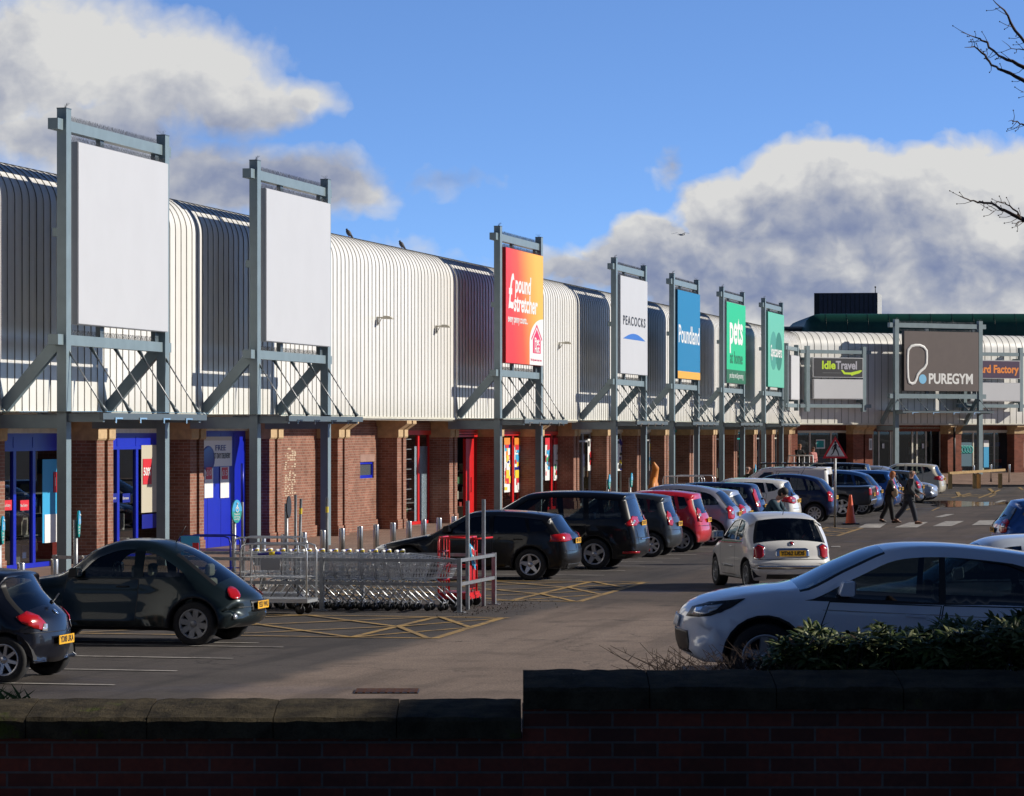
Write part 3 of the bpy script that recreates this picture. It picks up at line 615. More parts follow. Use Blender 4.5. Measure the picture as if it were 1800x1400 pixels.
def s_stretch(p,py,pz):
    T(p,'£',1.2,7.45,1.55,M['pw'],1.,.03,.1,fit=.85); T(p,'pound',2.98,7.74,.78,M['pw'],1.15,.022,.15,fit=2.45); T(p,'stretcher',3.38,7.13,.78,M['pw'],1.12,.022,.15,fit=3.6)
    T(p,'every penny counts...',2.25,6.62,.34,M['pw'],1.15,.006,fit=2.95)
    mb=MB(); pts=[(py[1]-.014,pz[0]+.014),(py[1]-2.15,pz[0]+.014)]+[(py[1]-.014-2.14*math.cos(a),pz[0]+.75+.8*math.sin(a)) for a in [i*math.pi/20 for i in range(11)]]
    mb.prism([(a,b) for a,b in pts],.172,.178,M['pw'],'x'); mb.build('emblem_ground',p)
    pk=mat('print_pink',(.72,.03,.12),.5); c=py[1]-1.05
    mb=MB()
    def bar(a,b,wd): 
        a=Vector(a);b=Vector(b); d=(b-a).normalized(); n_=Vector((-d.y,d.x))*wd/2; mb.prism([tuple(a+n_),tuple(a-n_),tuple(b-n_),tuple(b+n_)],.178,.183,pk,'x')
    bar((c-.82,6.05),(c,6.52),.07); bar((c,6.52),(c+.82,6.05),.07)
    mb.prism([(c-.6,5.6),(c+.6,5.6),(c+.6,6.05),(c,6.4),(c-.6,6.05)],.178,.182,pk,'x'); mb.build('emblem_house',p)
    T(p,'Pet',c,5.98,.34,M['pw'],1.2,.01,x=.184,fit=.75); T(p,'Hut',c,5.74,.34,M['pw'],1.2,.01,x=.184,fit=.75); T(p,'The big name in pet care',c-.1,5.38,.11,pk,1.1,x=.180,fit=1.7)
def s_peacock(p,py,pz):
    c=(py[0]+py[1])/2; T(p,'PEACOCKS',c,7.2,.48,M['ink'],1.45,.008,sp=1.25,fit=4.65)
    mb=MB(); bl=mat('print_blue',(.03,.16,.55),.5); a=[(c-2.33+4.66*i/16,6.52+.23*math.sin(math.pi*i/16)) for i in range(17)]; mb.prism(a,.172,.178,bl,'x'); mb.build('emblem_arc',p)
def s_land(p,py,pz):
    c=(py[0]+py[1])/2; T(p,'Poundland',c,7.02,1.05,M['pw'],1.05,.012,fit=5.2); mb=MB(); mb.box((.172,py[0]+.013,pz[0]+.013),(.178,py[1]-.013,pz[0]+.32),M['pyel'] if 0 else mat('print_gold',(.82,.42,.05),.5)); mb.build('stripe',p)
def s_pets(p,py,pz):
    c=(py[0]+py[1])/2; T(p,'pets',c-.06,7.62,1.9,M['pw'],1.35,.05,fit=3.95); dg=mat('print_dark_green',(.01,.14,.06),.5); T(p,'at home',c,6.36,.8,dg,1.5,.01,fit=3.75)
    mb=MB(); mb.box((.172,py[0]+.013,pz[0]+.013),(.178,py[1]-.013,pz[0]+.62),dg); mb.build('stripe',p); T(p,'pet shop vet & grooming',c,pz[0]+.36,.36,M['pw'],1.2,x=.179,fit=4.1)
def s_spec(p,py,pz):
    c=(py[0]+py[1])/2; dk=mat('print_deep_green',(.02,.20,.15),.5); md=mat('print_mid_green',(.06,.32,.26),.5)
    for i,yy in enumerate((c-.95,c+.95)):
        mb=MB(); mb.prism([(yy+1.17*math.cos(a),7.0+.95*math.sin(a)) for a in [k*2*math.pi/28 for k in range(28)]],.172,.176+.001*i,dk if i else md,'x'); mb.build('emblem_disc',p)
    T(p,'Specsavers',c,6.95,.80,M['pw'],1.08,.012,x=.179,fit=3.9)
LAB=[('tall steel frame with a blank white panel above the two blue shop entrances','blank'),
 ('tall steel frame with a blank white panel before the scrubbed brick panel','blank'),
 ('tall steel frame with a red and orange discount store panel','stretch'),
 ('tall steel frame with a white fashion store panel and blue arc','peacock'),
 ('tall steel frame with a deep blue store panel with a gold foot stripe','land'),
 ('tall steel frame with a bright green pet store panel','pets'),
 ('tall steel frame with a pale green optician panel with two overlapping discs','spec')]
SG=[none,none,s_stretch,s_peacock,s_land,s_pets,s_spec]
PM=[None,None,gradmat(),None,mat('print_ocean_blue',(.0,.20,.42),.45),mat('print_bright_green',(.01,.55,.25),.45),mat('print_pale_green',(.13,.52,.38),.45)]
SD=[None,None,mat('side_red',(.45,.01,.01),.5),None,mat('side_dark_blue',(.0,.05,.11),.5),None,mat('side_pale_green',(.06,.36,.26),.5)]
FU=[62.36,75.34,101.35,120.8,133.4,146.4,159.4]
for i,u in enumerate(FU):
    b=F(u,-23.2); t=thing('sign_frame',LAB[i][0],'sign frame',(b.x,b.y,0),(0,0,-TH),'sign frames standing along the parade')
    sign_frame(t,SG[i],pmat=PM[i],side=SD[i])
# gym frame on the wing
WP=1.3; a0=Aw(1571.5,WP); a1=Aw(1726,WP); b=CORN+NW*WP+DW*a0
t=thing('sign_frame','wide steel frame on the end wing with a brown gym panel and white lettering','sign frame',(b.x,b.y,0),(0,0,AW))
Zg=lambda y:Zw(1640,y,WP); Wg=a1-a0
def s_gym(p,py,pz):
    H=pz[1]-pz[0]; 
    def Q(x,y): return (Aw(x,WP+.18)-a0, Zg(y))
    pts=[Q(1604,612+0)]
    def arc(cx,cy,r,a0_,a1_,n=7): return [(cx+r*math.cos(R(a0_+(a1_-a0_)*k/n)),cy+r*math.sin(R(a0_+(a1_-a0_)*k/n))) for k in range(n+1)]
    loop=[Q(x,y) for x,y in [(1595.5,625),(1596.5,616),(1602,609.5),(1609,608),(1617,608),(1624,611),(1628.5,617),(1629,628),(1628.5,640),(1625,647),(1618,653),(1613,659),(1610.5,667),(1608,673),(1603,675.5),(1598,673),(1596,664),(1595.3,645),(1595.5,625)]]
    mb=MB(); mb.tube([(.19,a,b_) for a,b_ in loop],.085,M['pw'],8,False); lo=mb.build('emblem_loop',p); lo.scale=(.35,1,1); lo.location=(.12,0,0)
    c=Q(1622,667); mb=MB(); mb.prism([(c[0]+.27*math.cos(k*math.pi/12),c[1]+.27*math.sin(k*math.pi/12)) for k in range(24)],.172,.18,mat('print_sky_blue',(.22,.55,.82),.5),'x'); mb.build('emblem_dot',p)
    q=Q(1632,667); q2=Q(1709.5,667); T(p,'PUREGYM',q[0],q[1],.80,M['pw'],1.02,.025,align='LEFT',fit=q2[0]-q[0])
PGM=mat('brown_panel',(.115,.088,.080),.5,var=.06,vs=2)
sign_frame(t,s_gym,Zg(563),(Zg(577),Zg(569)),(Zg(701),Zg(693)),(Zg(688),Zg(583)),Wg,can=Zg(722),pmat=PGM,side=M['black'],py=(Aw(1586,WP)-a0,Aw(1717,WP)-a0),foot=3.35,z0=.3)
# small frames on the cladding
def small_frame(root,W,zt,zb,zu,zl,panels,txt=None,grp=None):
    st=M['steel']
    for y in (0,W-.24):
        mb=MB(); mb.box((-.1,y,zb),(.12,y+.24,zt),st); mb.build('post',root)
        mb=MB(); mb.box((-.55,y+.05,zb+.5),(-.1,y+.19,zb+.66),st); mb.box((-.55,y+.05,zt-.8),(-.1,y+.19,zt-.64),st); mb.build('bracket',root)
    for z in (zu,zl): mb=MB(); mb.box((-.13,-.38,z-.1),(.09,W+.38,z+.1),st); mb.build('beam',root)
    for (y0,y1,z0,z1,m,s) in panels:
        mb=MB(); mb.box((-.05,y0,z0),(.2,y1,z1),M['white'] if s else M['whiteside']); mb.box((.2,y0+.04,z0+.04),(.215,y1-.04,z1-.04),m); p=mb.build('sign_panel',root)
        if s: s(p,y0,y1,z0,z1)
LIME=mat('print_lime',(.55,.78,.01),.5)
def s_idle(p,y0,y1,z0,z1):
    zc=z0+(z1-z0)*.60; ya=y0+(y1-y0)*.16; t1=text('lettering','Idle',p,(.217,ya,zc),FACE,.62,LIME,.004,.98,'LEFT',.02,fit=.27*(y1-y0)); t2=text('lettering','Travel',p,(.217,ya+.285*(y1-y0),zc),FACE,.62,mat('print_silver',(.42,.42,.48),.5),.004,.98,'LEFT',.02,fit=.43*(y1-y0))
    mb=MB(); yb=y0+(y1-y0)*.55; zz=z0+(z1-z0)*.24
    mb.prism([(yb,zz+.14),(yb+.12,zz+.16),(yb+.3,zz+.02),(yb+.7,zz+.02),(yb+1.4,zz+.16),(yb+1.5,zz+.12),(yb+1.3,zz-.02),(yb+.95,zz-.10),(yb+.75,zz-.16),(yb+.68,zz-.10),(yb+.2,zz-.08)],.216,.222,LIME,'x'); mb.box((.216,yb-1.3,zz-.02),(.22,yb,zz-.01),M['grey']); mb.build('emblem_plane',p)
def s_card(p,y0,y1,z0,z1):
    text('lettering','Card Factory',p,(.217,y1-.15,(z0+z1)/2),FACE,.62,M['porange'],.004,1.0,'RIGHT',.022)
WS=.55
for xa,xb,lab,spec in ((1415.5,1520.5,'mounted steel frame with a dark travel agent panel above a blank white panel','idle'),(1692,1796,'mounted steel frame with a purple card shop panel above a blank panel','card')):
    a=Aw(xa,WS);b_=Aw(xb,WS); Wd=b_-a; P0=CORN+NW*WS+DW*a; xm=(xa+xb)/2; Z=lambda y:Zw(xm,y,WS)
    t=thing('mounted_sign_frame',lab,'sign frame',(P0.x,P0.y,0),(0,0,AW),'mounted frames on the end wing')
    m1=mat('black_print',(.03,.03,.035),.45) if spec=='idle' else mat('purple_print',(.06,.025,.07),.45)
    dy=0 if spec=='idle' else 4
    small_frame(t,Wd,Z(609+dy/2),Z(724),Z(619+dy),Z(714),[(.42,Wd-.3,Z(664+dy*.5),Z(629+dy*1.2),m1,s_idle if spec=='idle' else s_card),(.42,Wd-.3,Z(702+dy),Z(667+dy*1.5),M['white'],None)])
a=Ux(1381,.4);b_=Ux(1400,.4); P0=F(a,-24.1); Z=lambda y:Zx(1390,y,.4)
t=thing('mounted_sign_frame','narrow looking mounted steel frame with one blank white panel where the parade meets the wing','sign frame',(P0.x,P0.y,0),(0,0,-TH),'mounted frames on the end wing')
small_frame(t,b_-a,Z(605),Z(722),Z(613),Z(713),[(.6,b_-a-.3,Z(703),Z(625),M['white'],None)])
# floodlights on the cladding
FL=mat('floodlight_paint',(.55,.52,.43),.5)
for x,y,lab in ((672,556,'cream floodlight arm on the cladding, nearest of those between the second and third sign frames'),(775,571,'cream floodlight arm on the cladding just left of the shaded cladding by the red sign'),(992,600,'cream floodlight arm on the cladding between the red sign and the white fashion sign')):
    u=Ux(x-9,.02); z=Zx(x-9,y+4,.02); b=F(u,-24.5,z); t=thing('floodlight',lab,'floodlight',tuple(b),(0,0,-TH),'floodlights on the parade cladding')
    mb=MB(); mb.box((.04,-.05,-.34),(.12,.05,.08),FL); mb.beam((.1,0,-.3),(.34,0,.04),.04,.04,FL); mb.build('bracket',t); mb=MB(); mb.tube([(.08,0,.03),(.45,0,.05)],.035,FL,8); mb.prism([(.35,0.02),(.5,.12),(.85,.10),(1.02,-.02),(1.0,-.05),(.4,-.03)],-.14,.14,FL); mb.build('lamp_head',t,bevel=.02); t.scale=(.48,.6,.6)
# ---------------- background buildings ----------------
GR=mat('green_cladding',(.004,.070,.047),.5,coat=.0,var=.15,vs=1.5); 
yb=222.; sc=FPX/yb; X0=(1416-900)/sc; zt=CAMH+(HOR-551)/sc; b=thing('green_roofed_store','big store behind the wing with a dark green rounded roof edge','building',(X0,yb,0),(0,0,0))
rr=.95; mb=MB(); pr=[(0,zt-rr*1.9-3)]+[(rr-rr*math.cos(R(a)),zt-rr+rr*math.sin(R(a))) for a in range(0,91,15)]+[(14,zt)]
# profile in (depth y, z), ends rounded by shrinking in x
secs=[(0.0,.95),(.12,.55),(.35,.25),(.7,.07),(1.1,0)]; 
vs=[];fs=[]; xsn=[(x_,s) for x_,s in secs]+[(60,0)]; n=len(pr)
for (x_,s) in xsn:
    for (y,z) in pr: vs.append((x_,y+s*rr,min(z,zt-s*rr*.9)))
for i in range(len(xsn)-1):
    for j in range(n-1): fs.append((i*n+j,(i+1)*n+j,(i+1)*n+j+1,i*n+j+1))
fs.append(tuple(range(n))); mb.add(vs,fs,GR,True); x=1.4
while x<60:
    mb.beam((x,-.012,zt-4),(x,-.0,zt-rr),.03,.012,M['black'],(1,0,0)); mb.tube([(x,rr-(rr+.015)*math.cos(R(a)),zt-rr+(rr+.015)*math.sin(R(a))) for a in range(0,91,15)],.008,M['black'],4); x+=1.42
mb.build('roof',b,fix=False); mb=MB(); mb.box((.5,.4,0),(60,14,zt-3),BRKD); mb.build('wall',b)
mb=MB(); zz=CAMH+(HOR-575)/sc; mb.box((-3.0,3,0),(.6,14,zz),mat('flat_roof_grey',(.06,.065,.075),.6)); mb.box((-3.05,2.95,zz),(.6,14,zz+.12),M['grey']); mb.build('low_block',b)
yb=250.; sc=FPX/yb; xa,xm_,xc=[(q-900)/sc for q in (1431,1541,1561)]; zt=CAMH+(HOR-515.5)/sc
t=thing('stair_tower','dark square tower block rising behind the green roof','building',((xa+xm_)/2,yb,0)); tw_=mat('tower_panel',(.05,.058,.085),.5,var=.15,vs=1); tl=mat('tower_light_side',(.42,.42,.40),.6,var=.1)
mb=MB(); A=(xa-(xa+xm_)/2,0);B=(xm_-(xa+xm_)/2,-.6)
Cc=(xc-(xa+xm_)/2,4.2); D=(A[0]+(Cc[0]-B[0]),4.8)
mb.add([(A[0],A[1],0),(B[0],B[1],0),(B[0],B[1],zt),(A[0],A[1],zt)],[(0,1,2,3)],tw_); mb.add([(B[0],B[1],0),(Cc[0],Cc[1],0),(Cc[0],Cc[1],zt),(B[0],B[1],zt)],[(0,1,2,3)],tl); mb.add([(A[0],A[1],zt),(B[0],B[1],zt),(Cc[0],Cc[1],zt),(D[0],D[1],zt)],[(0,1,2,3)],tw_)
mb.add([(A[0],A[1],0),(D[0],D[1],0),(D[0],D[1],zt),(A[0],A[1],zt)],[(0,1,2,3)],tw_); mb.add([(D[0],D[1],0),(Cc[0],Cc[1],0),(Cc[0],Cc[1],zt),(D[0],D[1],zt)],[(0,1,2,3)],tw_)
for k in range(1,14): x=A[0]+(B[0]-A[0])*k/14; y=A[1]+(B[1]-A[1])*k/14; mb.box((x-.02,y-.03,2),(x+.02,y+.01,zt-.05),M['black'])
mb.box((A[0],-.05,2),(A[0]+.62,-.02,zt-.02),M['black']); mb.build('walls',t,fix=False); mb=MB(); mb.tube([(B[0]-.1,0,zt),(B[0]-.1,0,zt+.45)],.03,M['black'],6); mb.ball((B[0]-.1,0,zt+.45),.07,M['black']); mb.build('mast',t)
# ---------------- vehicles ----------------
def crom(pts,n=5,closed=False):
    out=[];L=len(pts)
    for i in range(L-1):
        p0=Vector(pts[max(i-1,0)][:2]);p1=Vector(pts[i][:2]);p2=Vector(pts[i+1][:2]);p3=Vector(pts[min(i+2,L-1)][:2])
        k=max(2,min(10,int((p2-p1).length/.085)))
        for j in range(k):
            t=j/k; out.append(.5*((2*p1)+(-p0+p2)*t+(2*p0-5*p1+4*p2-p3)*t*t+(-p0+3*p1-3*p2+p3)*t**3))
    out.append(Vector(pts[-1][:2])); return out
def inpoly(x,y,P):
    c=False;n=len(P)
    for i in range(n):
        x1,y1=P[i];x2,y2=P[(i+1)%n]
        if (y1>y)!=(y2>y) and x<(x2-x1)*(y-y1)/(y2-y1)+x1: c=not c
    return c
CARGLASS=glass('car_glass',(.46,.50,.49),.05,.015); CARGLASSD=glass('car_glass_dark',(.03,.035,.035),.07,.015); CARGLASSM=glass('car_glass_mid',(.22,.27,.27),.06,.015)
LINER=mat('cabin_liner',(.025,.025,.027),.8)
def paint(name,col,metal=.0,rough=.3,var=.0):
    if name in MATS: return MATS[name]
    m=mat(name,col,rough,metal,.85 if max(col)>.06 else .5,.5 if max(col)>.06 else .25); n=NT(m.node_tree); p=m.node_tree.nodes['Principled BSDF']; p.inputs['Coat Roughness'].default_value=.02
    oc=n.new('ShaderNodeTexCoord').outputs['Object']; z=n.new('ShaderNodeSeparateXYZ',{0:oc}).outputs[2]
    f=n.m('MULTIPLY',n.mr(n.m('ADD',z,n.m('MULTIPLY',n.noise(oc,5,4),.3)),.28,.75,.55,0),n.mr(n.noise(oc,2,3),.3,.7)); c=n.mix(n.m('MULTIPLY',f,1. if max(col)>.06 else .06),col,(.16,.13,.11)); n.l.new(c,p.inputs['Base Color'])
    g=n.new('ShaderNodeNewGeometry').outputs['Backfacing']; sh=n.new('ShaderNodeMixShader',{0:g,1:p.outputs[0],2:n.new('ShaderNodeBsdfDiffuse',{0:(.02,.02,.022,1)}).outputs[0]})
    n.l.new(sh.outputs[0],m.node_tree.nodes['Material Output'].inputs[0]); return m
def wheel(parent,x,y,r,wd,rim,style,side):
    # side=+1: outer face towards +y
    mb=MB(); s=side; T_=M['rubber']; ri=r*.66
    mb.lathe([(ri,s*wd*.45),(ri+.02,s*wd*.5),(r*.93,s*wd*.5),(r,s*wd*.36),(r,-s*wd*.36),(r*.93,-s*wd*.5),(ri,-s*wd*.5)],T_,30,'y')
    mb.lathe([(0,-s*wd*.1),(ri,-s*wd*.1)],M['dark'],24,'y'); o=mb.build('wheel',parent,(x,y,r))
    mb=MB(); mb.lathe([(ri*.86,s*wd*.30),(ri*.9,s*wd*.44),(ri,s*wd*.49),(ri+.012,s*wd*.46),(ri,s*wd*.2)],rim,30,'y')
    n,w0,w1=style; yo=s*wd*.40; hub=ri*.26
    mb.lathe([(0,yo+s*.012),(hub*.6,yo+s*.012),(hub,yo),(hub,yo-s*.04)],rim,18,'y')
    for k in range(n):
        a=2*math.pi*k/n+.2; c_,s_=math.cos(a),math.sin(a); q=(-s_,c_)
        A=(c_*hub*.7,s_*hub*.7);B=(c_*ri*.93,s_*ri*.93); vs=[]
        for (P_,w_,dy) in ((A,w0,0),(B,w1,s*.012)):
            for (t,dd) in ((-1,0),(1,0),(1,-s*.035),(-1,-s*.035)): vs.append((P_[0]+q[0]*w_/2*t*(.8 if dd==0 else 1),yo+dy+dd,P_[1]+q[1]*w_/2*t*(.8 if dd==0 else 1)))
        mb.add(vs,[(0,1,5,4),(1,2,6,5),(3,0,4,7),(2,3,7,6)],rim)
    mb.build('rim',o); return o
def car(spec,name,label,cat,col,loc,rot,pitch=0.,group=None,rim=None,plate=None,seats=None,gl=None,front_plate=False):
    S=spec; L,W,Ht=S['dim']; hw=W/2; hb=L/2; gl=gl or CARGLASS
    root=thing(name,label,cat,tuple(loc),(0,0,0),group); root.rotation_euler=(0,pitch,rot)
    X=lambda x: hb-x      # profile x runs from the nose (0) to the tail (L); local +x is forward
    top=crom(S['top']); rw=S['wr']; zb=S.get('zb',.24); xf,xr=S['wx']; ra=rw*1.17
    # bottom outline with wheel arches, tail to nose
    def arch(xc): 
        a0=math.asin(max(-1,(zb-rw)/ra)); return [Vector((xc-ra*math.cos(t)*-1,rw+ra*math.sin(t))) for t in [a0+(math.pi-2*a0)*k/14 for k in range(15)]]
    bot=[Vector((x,zb)) for x in [xr+ra+ (top[-1].x-xr-ra)*k/3 for k in (2,1)]]
    bot+=arch(xr); n_=8; xa=xr-math.cos(math.asin((zb-rw)/ra))*ra; xb_=xf+math.cos(math.asin((zb-rw)/ra))*ra
    bot+=[Vector((xa+(xb_-xa)*k/n_,zb-.03*math.sin(math.pi*k/n_)*0)) for k in range(1,n_)]+arch(xf)
    bot+=[Vector((xf-ra*math.cos(math.asin((zb-rw)/ra))+(top[0].x-(xf-ra))*k/3,zb)) for k in (1,)]
    # drop points that nearly coincide
    C0=top+bot; Cc=[]; tagc=[]
    for i,p in enumerate(C0):
        if Cc and (p-Cc[-1]).length<.015: continue
        Cc.append(p); tagc.append(0 if i<len(top) else 1)
    if (Cc[0]-Cc[-1]).length<.015: Cc.pop(); tagc.pop()
    n=len(Cc); nrm=[]
    for i in range(n):
        d=(Cc[(i+1)%n]-Cc[i-1]).normalized(); nrm.append(Vector((-d.y,d.x)))   # outward for nose->roof->tail order
    zbelt=lambda x: S['belt'][0]+(S['belt'][1]-S['belt'][0])*x/L
    tum=S.get('tum',.80); fl=S.get('flare',0); pf=S.get('taper',(.10,.07))
    def Wd(x,z):
        b=zbelt(x); lo=1-.05*max(0,(.55-z)/.35)**2
        k=lo if z<b else 1-(1-tum)*((z-b)/max(.3,Ht-b))**1.15
        k-= .012*max(0,1-abs(z-b)/.10)
        t=1-pf[0]*max(0,(1.0-x)/1.0)**2-pf[1]*max(0,(x-(L-.9))/.9)**2
        w_=hw*k*t
        if fl:
            body=hw*(1-.10*min(1,max(0,(z-.3)/.4)))
            w_=min(w_,body*t*(k/lo if z>b else 1)) 
            for xc in (xf,xr):
                d=math.hypot(x-xc,(z-rw)*.95); w_+= fl*max(0,1-max(0,d-ra*.95)/.42)**1.6*(1 if z<b else max(0,1-(z-b)/.12))
        else:
            for xc in (xf,xr):
                d=math.hypot(x-xc,z-rw); w_+=.022*max(0,1-abs(d-ra*1.02)/.10)
        return w_
    # band across the width
    J=[]; 
    for a in (0,30,60,90): J.append(('c',a))
    flat=[0,.2,.4,.6,.8]
    vs=[];ring=[]
    kf,kr=S.get('crown',(.13,.10))
    for i in range(n):
        p=Cc[i]; nn=nrm[i]; b_=tagc[i]; D=.025 if b_ else S.get('round',.085); Dy=D*(1. if b_ else 1.1)
        w_=Wd(p.x,p.y); nx=abs(nn.x)**1.5
        kk=0 if b_ else ((kf if p.x<L/2 else kr)*nx+.035*(1-nx))
        row=[]
        for t in flat: row.append((t*(w_-Dy),kk*(t*(w_-Dy)/w_)**2))
        for _,a in J: row.append((w_-Dy+Dy*math.sin(R(a)),D*(1-math.cos(R(a)))+kk*((w_-Dy+Dy*math.sin(R(a)))/w_)**2))
        r3=[]
        for (y,off) in row: q=p-nn*off; r3.append((q.x,y,q.y))
        # the outermost point takes the side surface's width
        q=p-nn*row[-1][1]; r3[-1]=(q.x,Wd(q.x,q.y)-(.0),q.y); r3[-2]=(r3[-2][0],min(r3[-2][1],r3[-1][1]-.004),r3[-2][2])
        ring.append(r3)
    nj=len(ring[0]); 
    def isws(i): p=(Cc[i]+Cc[(i+1)%n])/2; a=S['ws']; return tagc[i]==0 and a[0]<p.x<a[1] and p.x<L/2
    def isrw(i): p=(Cc[i]+Cc[(i+1)%n])/2; a=S['rw']; return tagc[i]==0 and p.x>L/2 and a[0]<p.x and a[1]<p.y<a[2]
    B=MB(); WSm=MB(); RWm=MB(); low=S.get('lowz',0); PL=M['plum']
    allv=[];allf=[]
    def addband(sgn):
        base=len(allv)
        for r in ring:
            for (x,y,z) in r: allv.append((X(x),sgn*y,z))
        for i in range(n):
            i2=(i+1)%n
            for j in range(nj-1):
                f=[base+i*nj+j,base+i2*nj+j,base+i2*nj+j+1,base+i*nj+j+1]
                if sgn>0: f=f[::-1]
                allf.append(f); v4=[allv[k] for k in f]
                zc=sum(v[2] for v in v4)/4; yy=abs(sum(v[1] for v in v4)/4)
                mt=col; tgt=B
                if isws(i): 
                    if j<5: tgt=WSm; mt=gl
                    elif j<6: mt=M['black']
                elif isrw(i):
                    if j<5: tgt=RWm; mt=gl
                    elif j<6 and S.get('rwb',1): mt=M['black']
                elif tagc[i] and tagc[i2]: mt=M['dark']
                elif zc<low: mt=PL
                tgt.add(v4,[(0,1,2,3)],mt,True)
    addband(1); addband(-1)
    # side panel by constrained triangulation
    loop=[Vector((r[-1][0],r[-1][2])) for r in ring]
    P2=[v.copy() for v in loop]; E=[(i,(i+1)%n) for i in range(n)]; LP=[tuple(v) for v in loop]
    polys=[('win',w_) for w_ in S['win']]+[('door',d) for d in S['doors']]
    if 'trim' in S: polys.append(('trim',S['trim']))
    dens=[]
    for kind,pl in polys:
        pts=[]; m_=len(pl)
        for i in range(m_):
            a=Vector(pl[i]);b=Vector(pl[(i+1)%m_]); k=max(1,int((b-a).length/.12))
            for j in range(k): pts.append(a.lerp(b,j/k))
        o=len(P2); P2+=pts; E+=[(o+i,o+(i+1)%len(pts)) for i in range(len(pts))]
    gx=.11; x=.1
    while x<L:
        z=zb+.03
        while z<Ht:
            if inpoly(x,z,LP) and min((Vector((x,z))-v).length for v in loop)>.05: P2.append(Vector((x,z)))
            z+=.10
        x+=gx
    r_=geometry.delaunay_2d_cdt(P2,E,[],0,1e-5); V2,F2=r_[0],r_[2]
    parts={}
    for f in F2:
        c=(V2[f[0]]+V2[f[1]]+V2[f[2]])/3
        if not inpoly(c.x,c.y,LP): continue
        key=('body',0); 
        for i,w_ in enumerate(S['win']):
            if inpoly(c.x,c.y,w_): key=('win',i)
        if key[0]=='body' and 'trim' in S and inpoly(c.x,c.y,S['trim']): key=('trim',0)
        if key[0]=='body':
            for i,w_ in enumerate(S['doors']):
                if inpoly(c.x,c.y,w_): key=('door',i)
        if key[0]=='body' and c.y<low+.0: key=('low',0)
        parts.setdefault(key,[]).append(f)
    for sgn in (1,-1):
        for key,fs in parts.items():
            used=sorted({i for f in fs for i in f}); mp={k:i for i,k in enumerate(used)}
            off=-.012 if key[0]=='win' else 0
            v3=[(X(V2[k].x),sgn*(Wd(V2[k].x,V2[k].y)+off),V2[k].y) for k in used]
            f3=[]
            for f in fs:
                a,b,c=[mp[k] for k in f]; 
                A_,B_,C3=[Vector(v3[q]) for q in (a,b,c)]; nn=(B_-A_).cross(C3-A_)
                f3.append((a,b,c) if nn.y*sgn>0 else (a,c,b))
            o=len(allv); allv.extend(v3); allf.extend([[q+o for q in f] for f in f3])
            if key[0]=='body': B.add(v3,f3,col,True)
            elif key[0]=='low': B.add(v3,f3,PL,True)
            elif key[0]=='trim': B.add(v3,f3,M['black'],True)
            elif key[0]=='win': q=MB(); q.add(v3,f3,gl,True); q.build('side_window',root,fix=False)
            else:
                q=MB(); q.add(v3,f3,col,True); d=q.build('door',root,fix=False); dp=S['doors'][key[1]]
                hx=max(p[0] for p in dp)-.14; hz=max(p[1] for p in dp)-.11; yy=sgn*(Wd(hx,hz)+.018)
                q=MB(); q.beam((X(hx-.19),yy,hz),(X(hx),yy,hz),.024,.026,col); q.build('handle',d,bevel=.006)
    # merge coincident body vertices for smooth shading
    me=B.build('body',root,fix=False); bm=bmesh.new(); bm.from_mesh(me.data); bmesh.ops.remove_doubles(bm,verts=bm.verts,dist=.0015); bm.to_mesh(me.data); bm.free()
    for q_,nm_ in ((WSm,'windscreen'),(RWm,'rear_window')):
        if q_.f:
            g_=q_.build(nm_,root,fix=False).data; bm=bmesh.new(); bm.from_mesh(g_); bmesh.ops.remove_doubles(bm,verts=bm.verts,dist=.0015); bm.to_mesh(g_); bm.free()
    bvh=BVHTree.FromPolygons([Vector(v) for v in allv],allf)
    def decal(pn,poly,ax,m,off=.006,par=None,step=.05,th=True):
        # polygon given in (h,z); ax: 'side+1','side-1' (h=profile x) or 'rear','front' (h=y); or angle form ('dir',vec)
        pts=[];k=len(poly)
        for i in range(k):
            a=Vector(poly[i]);b=Vector(poly[(i+1)%k]); q=max(1,int((b-a).length/step))
            for j in range(q): pts.append(a.lerp(b,j/q))
        nb=len(pts); E_=[(i,(i+1)%nb) for i in range(nb)]
        x0,x1=min(p.x for p in pts),max(p.x for p in pts); z0,z1=min(p.y for p in pts),max(p.y for p in pts)
        x=x0+step*.6
        PT=[tuple(p) for p in pts]
        while x<x1:
            z=z0+step*.6
            while z<z1:
                if inpoly(x,z,PT): pts.append(Vector((x,z)))
                z+=step
            x+=step
        rr=geometry.delaunay_2d_cdt(pts,E_,[],0,1e-5); v2,f2=rr[0],rr[2]; out=[]
        for v in v2:
            if ax[:4]=='side': sg=int(ax[4:]); o_=Vector((X(v.x),sg*3,v.y)); d_=Vector((0,-sg,0))
            elif ax[:4]=='rear' or ax[:5]=='front':
                sg=-1 if ax[:4]=='rear' else 1; o_=Vector((sg*5,v.x,v.y)); d_=Vector((-sg,0,0))
            else:   # corner: 'c',sx,sy : 45 degree direction, h is across that direction
                sx,sy=ax[1:3]; d_=Vector((-sx,-sy,0)).normalized(); t_=Vector((-d_.y,d_.x,0)); o_=Vector((sx*hb,sy*hw,0))+t_*v.x-d_*3+Vector((0,0,v.y))
            h=bvh.ray_cast(o_,d_)
            out.append(None if h[0] is None else h[0]+h[1]*(off if h[1].dot(d_)<0 else -off))
        q=MB(); fs=[]
        for f in f2:
            c=(v2[f[0]]+v2[f[1]]+v2[f[2]])/3
            if inpoly(c.x,c.y,PT) and all(out[k] is not None for k in f): fs.append(tuple(f))
        vs_=[p if p is not None else Vector((0,0,0)) for p in out]
        used=sorted({i for f in fs for i in f}); mp={k:i for i,k in enumerate(used)}
        if not used: return None
        q.add([vs_[k] for k in used],[tuple(mp[k] for k in f) for f in fs],m,True); o=q.build(pn,par or root,fix=False)
